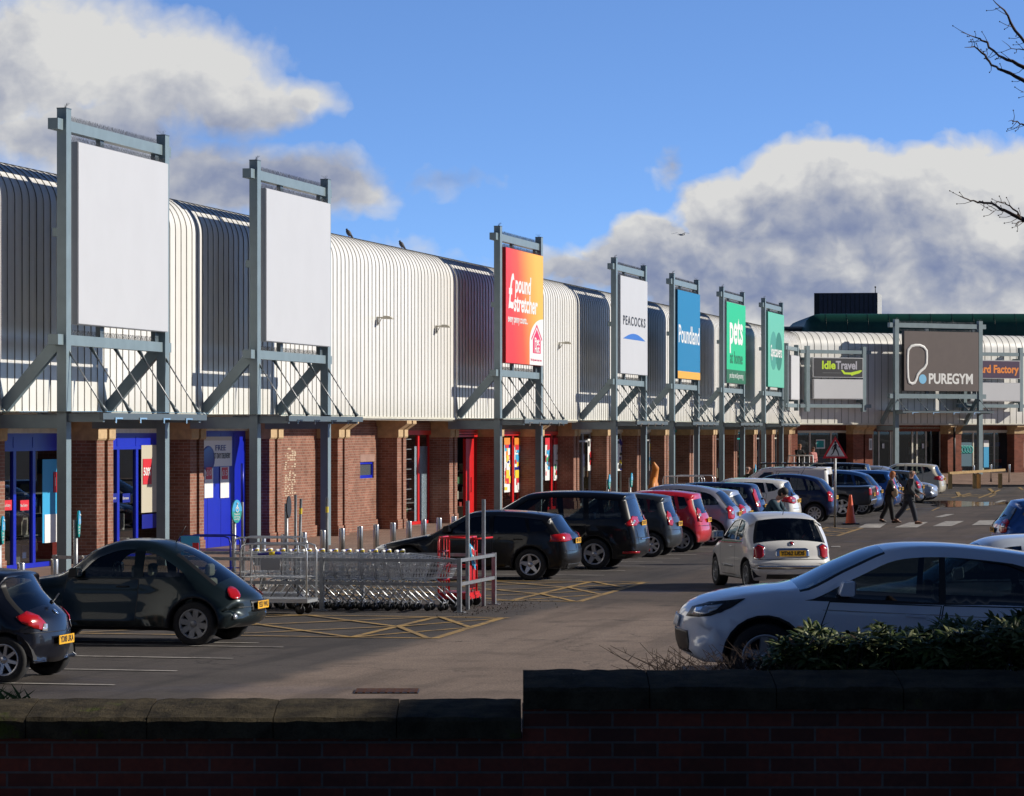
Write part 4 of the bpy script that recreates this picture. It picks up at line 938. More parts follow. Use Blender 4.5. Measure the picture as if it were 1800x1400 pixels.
        if th: s=o.modifiers.new('t','SOLIDIFY'); s.thickness=.006; s.offset=0
        return o
    # seams as thin conforming ribbons
    def ribbon(pts,ax,wd=.012,m=None):
        for a,b in zip(pts[:-1],pts[1:]):
            a=Vector(a);b=Vector(b); d=(b-a); 
            if d.length<1e-3: continue
            nn=Vector((-d.y,d.x)).normalized()*wd/2; yield [tuple(a+nn),tuple(b+nn),tuple(b-nn),tuple(a-nn)]
    seam=MB()
    for sg in (1,-1):
        for pl in S['doors']+S.get('lines',[]):
            cl=pl+[pl[0]] if pl in S['doors'] else pl
            pts=[]
            for a,b in zip(cl[:-1],cl[1:]):
                a=Vector(a);b=Vector(b);k=max(1,int((b-a).length/.1)); pts+=[a.lerp(b,j/k) for j in range(k)]
            pts.append(Vector(cl[-1])); v=[];f=[]
            for i,p in enumerate(pts):
                d=(pts[min(i+1,len(pts)-1)]-pts[max(i-1,0)]).normalized(); nn=Vector((-d.y,d.x))*.0055
                for q in (p+nn,p-nn): v.append((X(q.x),sg*(Wd(q.x,q.y)+.0025),q.y))
            for i in range(len(pts)-1): f.append((2*i,2*i+1,2*i+3,2*i+2))
            seam.add(v,f,M['black'])
    B2=seam.build('panel_gaps',root,fix=False)
    for lt in S.get('decals',[]):
        pn,poly,ax,mk,off=lt; mm=M[mk] if isinstance(mk,str) else mk
        if ax=='side': [decal(pn,poly,'side%+d'%s,mm,off) for s in (1,-1)]
        elif ax=='corner_r': [decal(pn,[(h*-s,z) for h,z in poly],('c',-1,s),mm,off) for s in (1,-1)]
        elif ax=='corner_f': [decal(pn,[(h*s,z) for h,z in poly],('c',1,s),mm,off) for s in (1,-1)]
        else: decal(pn,poly,ax,mm,off)
    # wheels
    tw=.205; yw=hw-.005-tw/2 if not fl else hw-.02-tw/2+fl*.3
    for xc in (xf,xr):
        for s in (1,-1): wheel(root,X(xc),s*yw,rw,tw,rim or M['alloy'],S.get('rim',(7,.09,.06)),s)
    # rear plate
    if 'plate' in S:
        pz_,py_=S['plate']; h=bvh.ray_cast(Vector((-5,py_,pz_)),Vector((1,0,0)))
        if h[0]:
            px_=h[0].x-.03; mb=MB(); mb.box((px_,py_-.26,pz_-.055),(px_+.012,py_+.26,pz_+.055),M['plateY']); o=mb.build('number_plate',root)
            if plate: text('plate_text',plate,o,(px_-.001,py_,pz_),(R(90),0,R(-90)),.105,M['ink'],.001,1,'CENTER',.003,fit=.46)
    # mirrors
    if 'mirror' in S:
        mx,mz=S['mirror']
        for s in (1,-1):
            yy=Wd(mx,mz); q=MB(); q.beam((X(mx),s*(yy-.02),mz),(X(mx),s*(yy+.09),mz+.02),.05,.03,M['black']); q.prism([(X(mx)+.08,mz+.0),(X(mx)+.05,mz+.11),(X(mx)-.06,mz+.13),(X(mx)-.07,mz+.0),(X(mx)-.05,mz-.015),(X(mx)+.06,mz-.02)],s*(yy+.04),s*(yy+.25),col); qq=q.build('wing_mirror',root,bevel=.03)
            q=MB(); q.box((X(mx)-.072,s*(yy+.06),mz+.01),(X(mx)-.075,s*(yy+.23),mz+.11),M['chrome']); q.build('mirror_glass',qq)
    # seats
    if S.get('seats',True) and not S.get('van'):
        sc=seats or M['plum']
        for sx_,rows in ((S['ws'][1]+.55,(-.36,.36)),(S['ws'][1]+1.42,(-.38,.38))):
            if sx_>L-.75: continue
            for y in rows:
                q=MB(); zz=zbelt(sx_)-.02; q.box((X(sx_)-.08,y-.22,.35),(X(sx_)+.06,y+.22,zz),sc); q.box((X(sx_)-.06,y-.13,zz+.03),(X(sx_)+.03,y+.13,zz+.21),sc); q.build('seat',root,bevel=.04)
        q=MB(); q.lathe([(.17,0),(.185,.015),(.2,0),(.185,-.015)],M['black'],16,'x',(X(S['ws'][0]+.62),-.36,zbelt(1.4)+.02),True); q.box((X(S['ws'][0]+.25),-hw*.8,.5),(X(S['ws'][0]+.5),hw*.8,zbelt(1)+.0),M['black']); q.build('dashboard',root)
    q=MB(); q.box((X(xf+.35),-hw*.72,.2),(X(xr-.3),hw*.72,.42),M['dark'])
    for xc in (xf,xr): q.box((X(xc-ra+.015),-hw+.27,zb+.02),(X(xc+ra-.015),hw-.27,rw+ra+.015),M['dark'])
    q.build('floor_pan',root)
    # wiper + aerial
    if S.get('aerial'):
        ax_,az=S['aerial']; q=MB(); q.tube([(X(ax_),0,az-.02),(X(ax_)-.16,0,az+.24)],.007,M['black'],5); q.build('aerial',root)
    if S.get('wiper'):
        wx,wz_=S['wiper']; q=MB(); q.tube([(X(wx)-.03,0,wz_),(X(wx)-.0,-.30,wz_+.09)],.011,M['black'],5); q.ball((X(wx)-.02,0,wz_),.03,M['black'],8,6); q.build('wiper',root)
    return root,decal,X,Wd,bvh
RL='redlens';BK='black'
def tail(zc,w,h,y0=.0): # corner lamp: h across the 45 degree view, z
    return [(-w/2,zc-h*.45),(-w*.1,zc-h/2),(w*.45,zc-h*.25),(w/2,zc+h*.3),(w*.1,zc+h/2),(-w*.42,zc+h*.4)]
SP={}
# profile points run nose(bottom) -> bonnet -> screen -> roof -> tail(bottom); x from nose, z up
SP['beetle']=dict(dim=(4.08,1.72,1.50),top=[(.34,.24),(.10,.30),(.02,.48),(.10,.66),(.34,.80),(.75,.93),(1.08,.99),(1.30,1.12),(1.62,1.35),(1.98,1.47),(2.30,1.50),(2.70,1.46),(3.08,1.31),(3.42,1.10),(3.70,.90),(3.90,.76),(4.02,.66),(4.06,.50),(4.02,.32),(3.82,.24)],
 wr=.315,wx=(.80,3.31),ws=(1.12,1.72),rw=(2.95,.95,1.36),belt=(.93,.93),tum=.70,flare=.12,taper=(.16,.16),crown=(.26,.24),round=.11,zb=.25,
 win=[[(1.52,.97),(1.62,1.12),(1.86,1.29),(2.08,1.37),(2.36,1.385),(2.38,.97)],[(2.52,.97),(2.52,1.37),(2.80,1.31),(3.02,1.18),(3.16,1.06),(3.12,.99),(2.98,.97)]],
 doors=[[(1.38,.94),(1.32,.60),(1.40,.34),(2.42,.34),(2.46,.94)]],rim=(8,.085,.105),seats=True,
 decals=[('tail_light',[(.11*math.cos(t)*1.0+.02,.735+.085*math.sin(t)) for t in [k*math.pi/8 for k in range(16)]],'corner_r',RL,.02),
  ('headlight',[(.12*math.cos(t),.66+.11*math.sin(t)) for t in [k*math.pi/8 for k in range(16)]],'corner_f','clearlens',.02),
  ('bumper_gap',[(-.62,.535),(.62,.535),(.62,.545),(-.62,.545)],'rear',BK,.004),('reflector',[(.04*math.cos(t)-.05,.42+.04*math.sin(t)) for t in [k*math.pi/6 for k in range(12)]],'corner_r','clearlens',.012),('plate_recess',[(-.32,.47),(.32,.47),(.32,.63),(-.32,.63)],'rear',BK,.005)],
 plate=(.56,.0),mirror=(1.55,.98),aerial=(2.75,1.44))
SP['ka']=dict(dim=(3.62,1.63,1.37),top=[(.25,.22),(.06,.30),(.0,.45),(.08,.62),(.40,.76),(.80,.86),(1.0,.92),(1.35,1.15),(1.70,1.33),(2.1,1.37),(2.6,1.365),(3.02,1.33),(3.12,1.29),(3.22,1.10),(3.38,.92),(3.52,.80),(3.57,.70),(3.60,.56),(3.60,.40),(3.50,.22)],
 wr=.285,wx=(.70,3.12),ws=(.98,1.62),rw=(3.08,.93,1.27),belt=(.88,.90),tum=.76,taper=(.14,.14),crown=(.20,.20),round=.11,lowz=.0,
 win=[[(1.42,.93),(1.70,1.2),(1.95,1.28),(2.30,1.29),(2.30,.92)],[(2.42,.93),(2.42,1.28),(2.80,1.26),(2.98,1.12),(2.90,.96)]],doors=[[(1.2,.9),(1.15,.5),(1.25,.3),(2.33,.3),(2.38,.9)]],rim=(8,.06,.045),
 decals=[('tail_light',[(-.20,.80),(-.04,.86),(.12,.80),(.22,.70),(.20,.62),(.02,.66),(-.14,.72)],'corner_r',RL,.012),('reverse_lamp',[(.13,.62),(.22,.62),(.23,.70),(.17,.71)],'corner_r','clearlens',.018),('bumper_gap',[(-.7,.60),(.7,.60),(.7,.608),(-.7,.608)],'rear',BK,.004),('badge',[(.05*math.cos(t),.83+.03*math.sin(t)) for t in [k*math.pi/6 for k in range(12)]],'rear','chrome',.008)],
 plate=(.50,0),mirror=(1.35,.95),wiper=(3.42,.95))
SP['sportback']=dict(dim=(4.29,1.78,1.42),top=[(.28,.20),(.06,.28),(.0,.45),(.04,.62),(.30,.74),(.80,.85),(1.18,.92),(1.30,.96),(1.75,1.22),(2.10,1.38),(2.55,1.42),(3.1,1.41),(3.55,1.37),(3.80,1.33),(3.88,1.29),(4.02,1.10),(4.12,.98),(4.20,.92),(4.25,.75),(4.28,.55),(4.26,.35),(4.12,.22)],
 wr=.325,wx=(.86,3.44),ws=(1.24,2.02),rw=(3.80,.98,1.27),belt=(.88,.97),tum=.74,taper=(.12,.09),crown=(.16,.12),
 win=[[(1.72,.96),(1.98,1.17),(2.22,1.30),(2.55,1.325),(2.58,.965)],[(2.66,.965),(2.66,1.325),(3.28,1.30),(3.38,.985)],[(3.44,.99),(3.36,1.295),(3.62,1.26),(3.80,1.08),(3.72,1.02)]],
 doors=[[(1.42,.92),(1.40,.55),(1.48,.33),(2.60,.33),(2.62,.94)],[(2.66,.94),(2.64,.33),(3.06,.33),(3.14,.62),(3.36,.75),(3.42,.95)]],rim=(5,.13,.06),
 decals=[('tail_light',[(-.30,.80),(-.28,.93),(.10,.965),(.26,.93),(.27,.82),(.0,.79)],'corner_r',RL,.012),('headlight',[(-.28,.60),(-.22,.70),(.20,.66),(.22,.56),(-.05,.54)],'corner_f','clearlens',.012),('bumper_gap',[(-.75,.60),(.75,.60),(.75,.61),(-.75,.61)],'rear',BK,.004),('diffuser',[(-.62,.24),(.62,.24),(.62,.34),(-.62,.34)],'rear','plum',.006)],
 plate=(.80,0),mirror=(1.72,.99),aerial=(3.4,1.39))
SP['mpv']=dict(dim=(4.82,1.88,1.72),top=[(.30,.22),(.06,.30),(.0,.50),(.05,.72),(.35,.86),(.80,.98),(1.15,1.06),(1.7,1.40),(2.15,1.64),(2.6,1.71),(3.2,1.725),(3.9,1.71),(4.40,1.67),(4.50,1.62),(4.60,1.35),(4.68,1.10),(4.74,.98),(4.79,.75),(4.81,.52),(4.78,.35),(4.62,.24)],
 wr=.345,wx=(.95,3.80),ws=(1.18,2.08),rw=(4.4,1.05,1.57),belt=(.98,1.07),tum=.74,taper=(.12,.07),crown=(.18,.10),
 win=[[(1.62,1.06),(1.95,1.30),(2.28,1.52),(2.60,1.57),(2.62,1.06)],[(2.74,1.07),(2.74,1.58),(3.52,1.57),(3.56,1.09)],[(3.68,1.10),(3.64,1.565),(4.30,1.52),(4.40,1.16),(4.34,1.13)]],
 doors=[[(1.50,1.03),(1.46,.6),(1.55,.36),(2.64,.36),(2.68,1.04)],[(2.70,1.04),(2.68,.36),(3.36,.36),(3.48,.70),(3.60,.82),(3.62,1.06)]],rim=(5,.12,.10),
 decals=[('tail_light',[(-.22,1.02),(.02,1.18),(.30,1.16),(.31,1.03),(.10,.97),(-.18,.96)],'corner_r',RL,.012),('reverse_lamp',[(-.1,1.02),(.08,1.10),(.12,1.05),(-.02,1.0)],'corner_r','clearlens',.02),('headlight',[(-.3,.72),(-.25,.84),(.2,.80),(.2,.70)],'corner_f','clearlens',.012),('bumper_gap',[(-.8,.70),(.8,.70),(.8,.71),(-.8,.71)],'rear',BK,.004),('chrome_strip',[(-.5,.66),(.5,.66),(.5,.685),(-.5,.685)],'rear','chrome',.012),('reflector',[(-.25,.36),(.2,.36),(.2,.41),(-.25,.41)],'corner_r',RL,.01)],
 plate=(1.02,0),mirror=(1.68,1.10),wiper=(4.62,1.16))
SP['smallhatch']=dict(dim=(3.70,1.68,1.55),top=[(.25,.22),(.05,.30),(.0,.48),(.06,.68),(.30,.84),(.75,.96),(1.0,1.02),(1.4,1.30),(1.75,1.50),(2.2,1.55),(2.8,1.54),(3.30,1.48),(3.40,1.42),(3.48,1.15),(3.56,.98),(3.62,.85),(3.67,.65),(3.68,.45),(3.62,.28),(3.5,.22)],
 wr=.30,wx=(.72,3.08),ws=(1.02,1.66),rw=(3.30,1.0,1.38),belt=(.95,1.03),tum=.76,taper=(.12,.09),crown=(.18,.14),
 win=[[(1.34,1.03),(1.55,1.24),(1.82,1.42),(2.15,1.44),(2.16,1.03)],[(2.26,1.03),(2.26,1.44),(2.85,1.42),(2.95,1.06)],[(3.02,1.08),(2.94,1.41),(3.12,1.38),(3.22,1.18),(3.16,1.10)]],
 doors=[[(1.2,1.0),(1.16,.55),(1.25,.34),(2.18,.34),(2.2,1.0)],[(2.23,1.0),(2.21,.34),(2.72,.34),(2.80,.62),(2.94,.75),(2.98,1.02)]],rim=(7,.08,.07),
 decals=[('tail_light',[(-.08,.78),(-.10,1.0),(.0,1.12),(.12,1.06),(.14,.84),(.06,.76)],'corner_r',RL,.012),('reverse_lamp',[(-.04,.88),(.08,.90),(.08,.97),(-.04,.96)],'corner_r','clearlens',.018),('headlight',[(-.2,.68),(-.15,.84),(.15,.80),(.18,.66)],'corner_f','clearlens',.012),('bumper_gap',[(-.75,.66),(.75,.66),(.75,.67),(-.75,.67)],'rear',BK,.004)],
 plate=(.80,0),mirror=(1.42,1.06),wiper=(3.5,1.02))
SP['hatch']=dict(dim=(4.15,1.75,1.48),top=[(.28,.22),(.05,.30),(.0,.48),(.05,.66),(.30,.80),(.80,.92),(1.12,.98),(1.55,1.24),(1.95,1.44),(2.4,1.48),(3.1,1.46),(3.62,1.41),(3.72,1.36),(3.88,1.12),(3.98,.98),(4.06,.90),(4.11,.70),(4.13,.48),(4.08,.30),(3.95,.22)],
 wr=.315,wx=(.82,3.42),ws=(1.14,1.86),rw=(3.62,1.0,1.32),belt=(.92,.99),tum=.74,taper=(.12,.09),crown=(.17,.13),
 win=[[(1.52,.99),(1.75,1.18),(2.02,1.36),(2.4,1.38),(2.42,.99)],[(2.52,.99),(2.52,1.38),(3.12,1.36),(3.24,1.02)],[(3.30,1.03),(3.22,1.355),(3.44,1.32),(3.60,1.12),(3.52,1.05)]],
 doors=[[(1.36,.96),(1.32,.55),(1.4,.34),(2.44,.34),(2.46,.96)],[(2.49,.96),(2.47,.34),(2.98,.34),(3.08,.62),(3.24,.75),(3.28,.98)]],rim=(8,.08,.06),
 decals=[('tail_light',[(-.10,.74),(-.13,.96),(-.02,1.03),(.16,.98),(.17,.78),(.06,.72)],'corner_r',RL,.012),('reverse_lamp',[(-.06,.83),(.08,.84),(.08,.91),(-.06,.90)],'corner_r','clearlens',.02),('headlight',[(-.25,.62),(-.2,.76),(.2,.72),(.2,.6)],'corner_f','clearlens',.012),('bumper_gap',[(-.75,.64),(.75,.64),(.75,.65),(-.75,.65)],'rear',BK,.004)],
 plate=(.78,0),mirror=(1.6,1.02),wiper=(3.9,1.02),aerial=(3.2,1.45))
SP['tallhatch']=dict(SP['hatch'],dim=(4.28,1.77,1.62),top=[(.28,.24),(.05,.32),(.0,.52),(.05,.74),(.30,.90),(.75,1.02),(1.02,1.08),(1.5,1.36),(1.95,1.56),(2.4,1.62),(3.0,1.60),(3.5,1.52),(3.78,1.40),(3.98,1.18),(4.10,1.04),(4.18,.95),(4.23,.72),(4.26,.50),(4.2,.32),(4.05,.24)],
 wx=(.85,3.58),ws=(1.05,1.86),rw=(3.6,1.04,1.46),belt=(.98,1.04),zb=.25,wr=.32,
 win=[[(1.5,1.05),(1.75,1.27),(2.05,1.48),(2.42,1.51),(2.45,1.05)],[(2.55,1.05),(2.55,1.515),(3.15,1.48),(3.3,1.06)],[(3.38,1.07),(3.26,1.46),(3.52,1.38),(3.76,1.2),(3.78,1.09)]],
 doors=[[(1.34,1.02),(1.3,.6),(1.4,.38),(2.48,.38),(2.5,1.02)],[(2.53,1.02),(2.5,.38),(3.1,.38),(3.2,.68),(3.38,.8),(3.36,1.03)]],
 decals=[('tail_light',[(-.14,.72),(-.15,1.0),(.0,1.06),(.14,1.02),(.15,.76),(.04,.70)],'corner_r',RL,.012),('reverse_lamp',[(-.02,.82),(.10,.83),(.10,.92),(-.02,.91)],'corner_r','clearlens',.02),('headlight',[(-.25,.66),(-.2,.82),(.2,.78),(.2,.64)],'corner_f','clearlens',.012),('bumper_gap',[(-.75,.66),(.75,.66),(.75,.67),(-.75,.67)],'rear',BK,.004)],plate=(.84,0),mirror=(1.6,1.08),wiper=(4.0,1.08),aerial=(3.0,1.58),rim=(9,.05,.06))
SP['crossover']=dict(SP['hatch'],dim=(4.32,1.80,1.62),top=[(.28,.26),(.05,.36),(.0,.56),(.04,.80),(.30,.94),(.85,1.04),(1.15,1.08),(1.65,1.38),(2.05,1.58),(2.5,1.62),(3.3,1.60),(3.75,1.56),(3.92,1.50),(4.00,1.32),(4.10,1.14),(4.20,1.06),(4.26,.85),(4.30,.6),(4.24,.38),(4.08,.28)],
 wx=(.90,3.53),wr=.35,ws=(1.18,1.98),rw=(3.85,1.12,1.47),belt=(1.03,1.14),zb=.30,tum=.74,lowz=.36,
 win=[[(1.62,1.10),(1.85,1.30),(2.15,1.49),(2.55,1.52),(2.56,1.12)],[(2.66,1.13),(2.66,1.52),(3.25,1.50),(3.34,1.18)],[(3.42,1.20),(3.32,1.49),(3.55,1.45),(3.72,1.30),(3.62,1.24)]],
 doors=[[(1.42,1.06),(1.40,.66),(1.5,.42),(2.58,.42),(2.6,1.09)],[(2.63,1.1),(2.6,.42),(3.05,.42),(3.15,.72),(3.34,.85),(3.38,1.15)]],
 decals=[('tail_light',[(-.34,.92),(-.30,1.05),(.05,1.06),(.25,1.0),(.24,.88),(.05,.84)],'corner_r',RL,.012),('reverse_lamp',[(-.05,.90),(.15,.90),(.15,.97),(-.05,.98)],'corner_r','clearlens',.02),('headlight',[(-.25,.72),(-.2,.88),(.2,.84),(.2,.7)],'corner_f','clearlens',.012),('bumper_gap',[(-.75,.70),(.75,.70),(.75,.71),(-.75,.71)],'rear',BK,.004)],plate=(.93,0),mirror=(1.66,1.13),wiper=(4.04,1.18),aerial=(3.5,1.58))
SP['estate']=dict(SP['mpv'],dim=(4.60,1.80,1.58),top=[(.28,.22),(.05,.30),(.0,.48),(.05,.68),(.35,.82),(.95,.94),(1.25,1.0),(1.75,1.30),(2.1,1.50),(2.5,1.56),(3.2,1.57),(3.9,1.55),(4.18,1.51),(4.28,1.42),(4.40,1.12),(4.47,1.0),(4.54,.78),(4.57,.52),(4.52,.32),(4.38,.22)],
 wx=(.88,3.62),wr=.33,ws=(1.28,2.02),rw=(4.2,1.02,1.42),belt=(.94,1.02),
 win=[[(1.66,1.02),(1.9,1.22),(2.15,1.42),(2.5,1.45),(2.52,1.03)],[(2.62,1.04),(2.62,1.46),(3.3,1.46),(3.4,1.05)],[(3.5,1.06),(3.42,1.455),(3.98,1.43),(4.12,1.16),(4.02,1.08)]],
 doors=[[(1.50,.99),(1.46,.55),(1.55,.34),(2.54,.34),(2.56,1.0)],[(2.59,1.0),(2.57,.34),(3.2,.34),(3.3,.66),(3.46,.78),(3.46,1.02)]],
 decals=[('tail_light',[(-.12,.88),(-.14,1.25),(.0,1.40),(.10,1.34),(.12,1.0),(.08,.86)],'corner_r',RL,.012),('reverse_lamp',[(-.06,.95),(.06,.97),(.06,1.04),(-.06,1.03)],'corner_r','clearlens',.02),('headlight',[(-.25,.66),(-.2,.80),(.2,.76),(.2,.64)],'corner_f','clearlens',.012),('bumper_gap',[(-.75,.66),(.75,.66),(.75,.67),(-.75,.67)],'rear',BK,.004)],plate=(.88,0),mirror=(1.66,1.06),wiper=(4.42,1.1))
SP['van']=dict(SP['mpv'],dim=(4.38,1.81,1.82),top=[(.25,.24),(.04,.34),(.0,.55),(.06,.82),(.35,.98),(.85,1.10),(1.05,1.16),(1.55,1.52),(1.95,1.76),(2.4,1.81),(3.2,1.82),(4.15,1.81),(4.27,1.76),(4.32,1.45),(4.35,1.10),(4.37,.75),(4.37,.5),(4.33,.3),(4.2,.24)],
 wx=(.88,3.60),wr=.32,ws=(1.08,1.88),rw=(4.2,1.12,1.62),belt=(1.06,1.10),tum=.86,crown=(.16,.05),
 win=[[(1.52,1.14),(1.8,1.38),(2.1,1.62),(2.42,1.64),(2.44,1.14)]],doors=[[(1.36,1.1),(1.32,.6),(1.42,.36),(2.46,.36),(2.48,1.12)],[(2.52,1.66),(2.52,.36),(3.12,.36),(3.2,.9),(3.3,1.66)]],
 decals=[('tail_light',[(-.07,.85),(-.07,1.2),(.08,1.2),(.09,.85)],'corner_r',RL,.012),('headlight',[(-.25,.74),(-.2,.92),(.2,.88),(.2,.72)],'corner_f','clearlens',.012),('side_moulding',[(.5,.6),(4.0,.6),(4.0,.7),(.5,.7)],'side','plum',.01)],plate=(.78,.0),mirror=(1.6,1.18),wiper=None,van=True,rwb=0)
SP['pickup']=dict(SP['mpv'],dim=(5.05,1.83,1.78),top=[(.28,.34),(.05,.42),(.0,.62),(.05,.90),(.35,1.04),(1.0,1.14),(1.35,1.18),(1.75,1.46),(2.1,1.70),(2.5,1.77),(3.1,1.74),(3.28,1.60),(3.40,1.30),(3.48,1.12),(3.9,1.11),(4.5,1.11),(4.88,1.12),(4.98,1.06),(5.0,.80),(5.0,.60),(4.95,.45),(4.85,.40)],
 wx=(.95,3.98),wr=.37,zb=.42,ws=(1.38,2.05),rw=(3.2,1.16,1.62),belt=(1.12,1.08),tum=.78,crown=(.14,.02),taper=(.10,.02),
 win=[[(1.74,1.18),(1.98,1.42),(2.2,1.62),(2.5,1.66),(2.52,1.18)],[(2.6,1.18),(2.6,1.66),(3.02,1.63),(3.16,1.42),(3.18,1.18)]],
 doors=[[(1.58,1.14),(1.55,.7),(1.6,.48),(2.54,.48),(2.56,1.15)],[(2.59,1.15),(2.57,.48),(3.15,.48),(3.25,.8),(3.26,1.14)]],
 decals=[('tail_light',[(-.09,.78),(-.09,1.02),(.10,1.02),(.11,.78)],'corner_r',RL,.012),('headlight',[(-.25,.78),(-.2,.94),(.2,.9),(.2,.76)],'corner_f','clearlens',.012),('chrome_bumper',[(-.85,.46),(.85,.46),(.85,.64),(-.85,.64)],'rear','chrome',.03)],plate=(.80,.0),mirror=(1.75,1.2),wiper=None)
SP['fiat']=dict(dim=(3.55,1.63,1.49),top=[(.28,.20),(.08,.28),(.0,.44),(.04,.62),(.22,.78),(.60,.90),(.92,.97),(1.30,1.24),(1.65,1.43),(2.05,1.49),(2.55,1.475),(2.95,1.40),(3.05,1.35),(3.20,1.12),(3.30,.97),(3.38,.90),(3.44,.78),(3.47,.63),(3.53,.57),(3.545,.48),(3.52,.34),(3.40,.24)],
 wr=.29,wx=(.72,3.02),ws=(.95,1.60),rw=(2.90,.98,1.37),belt=(.88,.96),tum=.76,taper=(.16,.10),crown=(.22,.14),round=.10,zb=.21,rwb=1,
 win=[[(1.36,.95),(1.56,1.16),(1.78,1.30),(2.18,1.345),(2.20,.955)],[(2.27,.955),(2.25,1.345),(2.56,1.32),(2.72,1.18),(2.74,1.0),(2.66,.96)]],
 doors=[[(1.18,.90),(1.12,.5),(1.22,.28),(2.20,.28),(2.25,.93)]],rim=(14,.02,.022),
 decals=[('tail_light',[(-.10,.65),(-.11,.82),(-.05,.88),(.05,.84),(.07,.67),(.01,.62)],'corner_r',RL,.016),('tail_light_bezel',[(-.12,.63),(-.13,.84),(-.05,.90),(.065,.86),(.085,.66),(.01,.60)],'corner_r','chrome',.009),
  ('plate_surround',[(-.33,.65),(-.31,.80),(-.26,.82),(.26,.82),(.31,.80),(.33,.65)],'rear','chrome',.012),('rear_bumper_bar',[(-.66,.445),(.66,.445),(.67,.47),(.66,.495),(-.66,.495),(-.67,.47)],'rear','chrome',.022),('bumper_groove',[(-.68,.43),(.68,.43),(.68,.445),(-.68,.445)],'rear',BK,.006),('badge',[(.055*math.cos(t),.905+.035*math.sin(t)) for t in [k*math.pi/6 for k in range(12)]],'rear','chrome',.012),('badge_centre',[(.032*math.cos(t),.905+.02*math.sin(t)) for t in [k*math.pi/6 for k in range(12)]],'rear','redlens',.017),
  ('hatch_gap',[(-.62,.602),(.62,.602),(.62,.61),(-.62,.61)],'rear',BK,.004),('side_strip',[(1.25,.42),(2.1,.42),(2.1,.47),(1.25,.47)],'side','grey',.008),
  ('side_stripe',[(.55,.86),(2.75,.90),(2.75,.912),(.55,.872)],'side','red',.004),('side_stripe',[(.55,.885),(2.75,.925),(2.75,.937),(.55,.897)],'side','pgreen',.004),('diffuser',[(-.5,.24),(.5,.24),(.5,.33),(-.5,.33)],'rear','plum',.006)],
 plate=(.725,0),mirror=(1.42,.98),aerial=(2.75,1.45))
SP['bighatch']=dict(dim=(4.36,1.82,1.49),top=[(.26,.20),(.06,.28),(.0,.45),(.0,.58),(.05,.70),(.20,.81),(.50,.905),(.85,.975),(1.06,1.02),(1.45,1.24),(1.85,1.42),(2.3,1.485),(2.8,1.49),(3.4,1.45),(3.75,1.38),(3.95,1.30),(4.08,1.12),(4.18,1.0),(4.28,.92),(4.33,.70),(4.35,.48),(4.28,.30),(4.12,.22)],
 wr=.32,wx=(.80,3.48),ws=(1.07,1.86),rw=(3.9,1.02,1.3),belt=(.84,.99),tum=.74,taper=(.18,.09),crown=(.20,.12),round=.085,
 win=[[(1.28,.925),(1.50,1.075),(1.78,1.25),(2.05,1.345),(2.36,1.375),(2.38,.945)],[(2.44,.95),(2.42,1.375),(3.00,1.345),(3.25,1.27),(3.34,1.02),(3.2,.975)],[(3.42,1.03),(3.34,1.25),(3.60,1.13),(3.56,1.05)]],
 trim=[(1.02,.875),(1.28,1.00),(1.62,1.20),(1.95,1.35),(2.35,1.405),(2.9,1.385),(3.3,1.31),(3.70,1.12),(3.66,1.02),(2.4,.93),(1.6,.895)],
 doors=[[(1.36,.885),(1.28,.6),(1.36,.34),(2.34,.34),(2.40,.92)],[(2.42,.925),(2.37,.34),(2.86,.34),(2.98,.64),(3.2,.8),(3.26,.965)]],rim=(5,.12,.08),
 decals=[('headlight',[(.07,.63),(.12,.72),(.26,.785),(.58,.85),(.45,.755),(.27,.665)],'side','black',.007),('headlight_lens',[(.12,.66),(.15,.715),(.26,.75),(.38,.78),(.32,.72),(.22,.67)],'side','clearlens',.014),('tail_light',[(-.2,.78),(-.2,.98),(.1,1.02),(.15,.82)],'corner_r',RL,.012),('grille',[(-.55,.30),(.55,.30),(.5,.50),(-.5,.50)],'front','black',.006),('number_plate',[(-.26,.52),(.26,.52),(.26,.63),(-.26,.63)],'front','plateW',.02),('side_crease',[(1.3,.80),(3.3,.855),(3.3,.862),(1.3,.806)],'side','grey',.002)],
 mirror=(1.50,.97))
PT=dict(navyblack=paint('paint_navy_black',(.004,.006,.014),.2),darkgreen=paint('paint_dark_slate_green',(.010,.019,.023),.4,.3),black=paint('paint_black',(.004,.004,.005)),charcoal=paint('paint_charcoal',(.05,.055,.06),.5),
 red=paint('paint_red',(.55,.01,.02)),lilac=paint('paint_silver_lilac',(.33,.33,.40),.5),silver=paint('paint_silver',(.46,.48,.53),.5),navy=paint('paint_navy',(.006,.012,.05),.3),white=paint('paint_white',(.80,.79,.76)),skywhite=paint('paint_sky_tinted_white',(.72,.80,.92)),  # the bluish white has reflected sky mixed into its paint colour
 slate=paint('paint_slate',(.04,.045,.055),.4),blue=paint('paint_blue',(.015,.06,.20),.4),pewter=paint('paint_pewter',(.10,.10,.095),.5),plum=paint('paint_plum',(.02,.008,.02),.4),beige=paint('paint_beige',(.55,.50,.40)),brightblue=paint('paint_bright_blue',(.02,.10,.36),.5))
HEAD=math.pi-TH       # nose towards the parade
def park(spec,lab,col,u_near,v_rear,**k):
    L,W,_=SP[spec]['dim']; vc=v_rear-L/2; uc=u_near+W/2; p=F(uc,vc); r=k.pop('rot',HEAD); nm=k.pop('nm','parked_car'); cat=k.pop('cat','car')
    return car(SP[spec],nm,lab,cat,PT[col],(p.x,p.y,0),r,group=k.pop('group','cars parked in the bays along the parade'),**k)
CREAM=mat('cream_upholstery',(.42,.42,.34),.7)
park('ka','small navy black hatchback with roof spoiler, cut off by the left edge','navyblack',37.55,-14.22,plate='YD08 UKA')
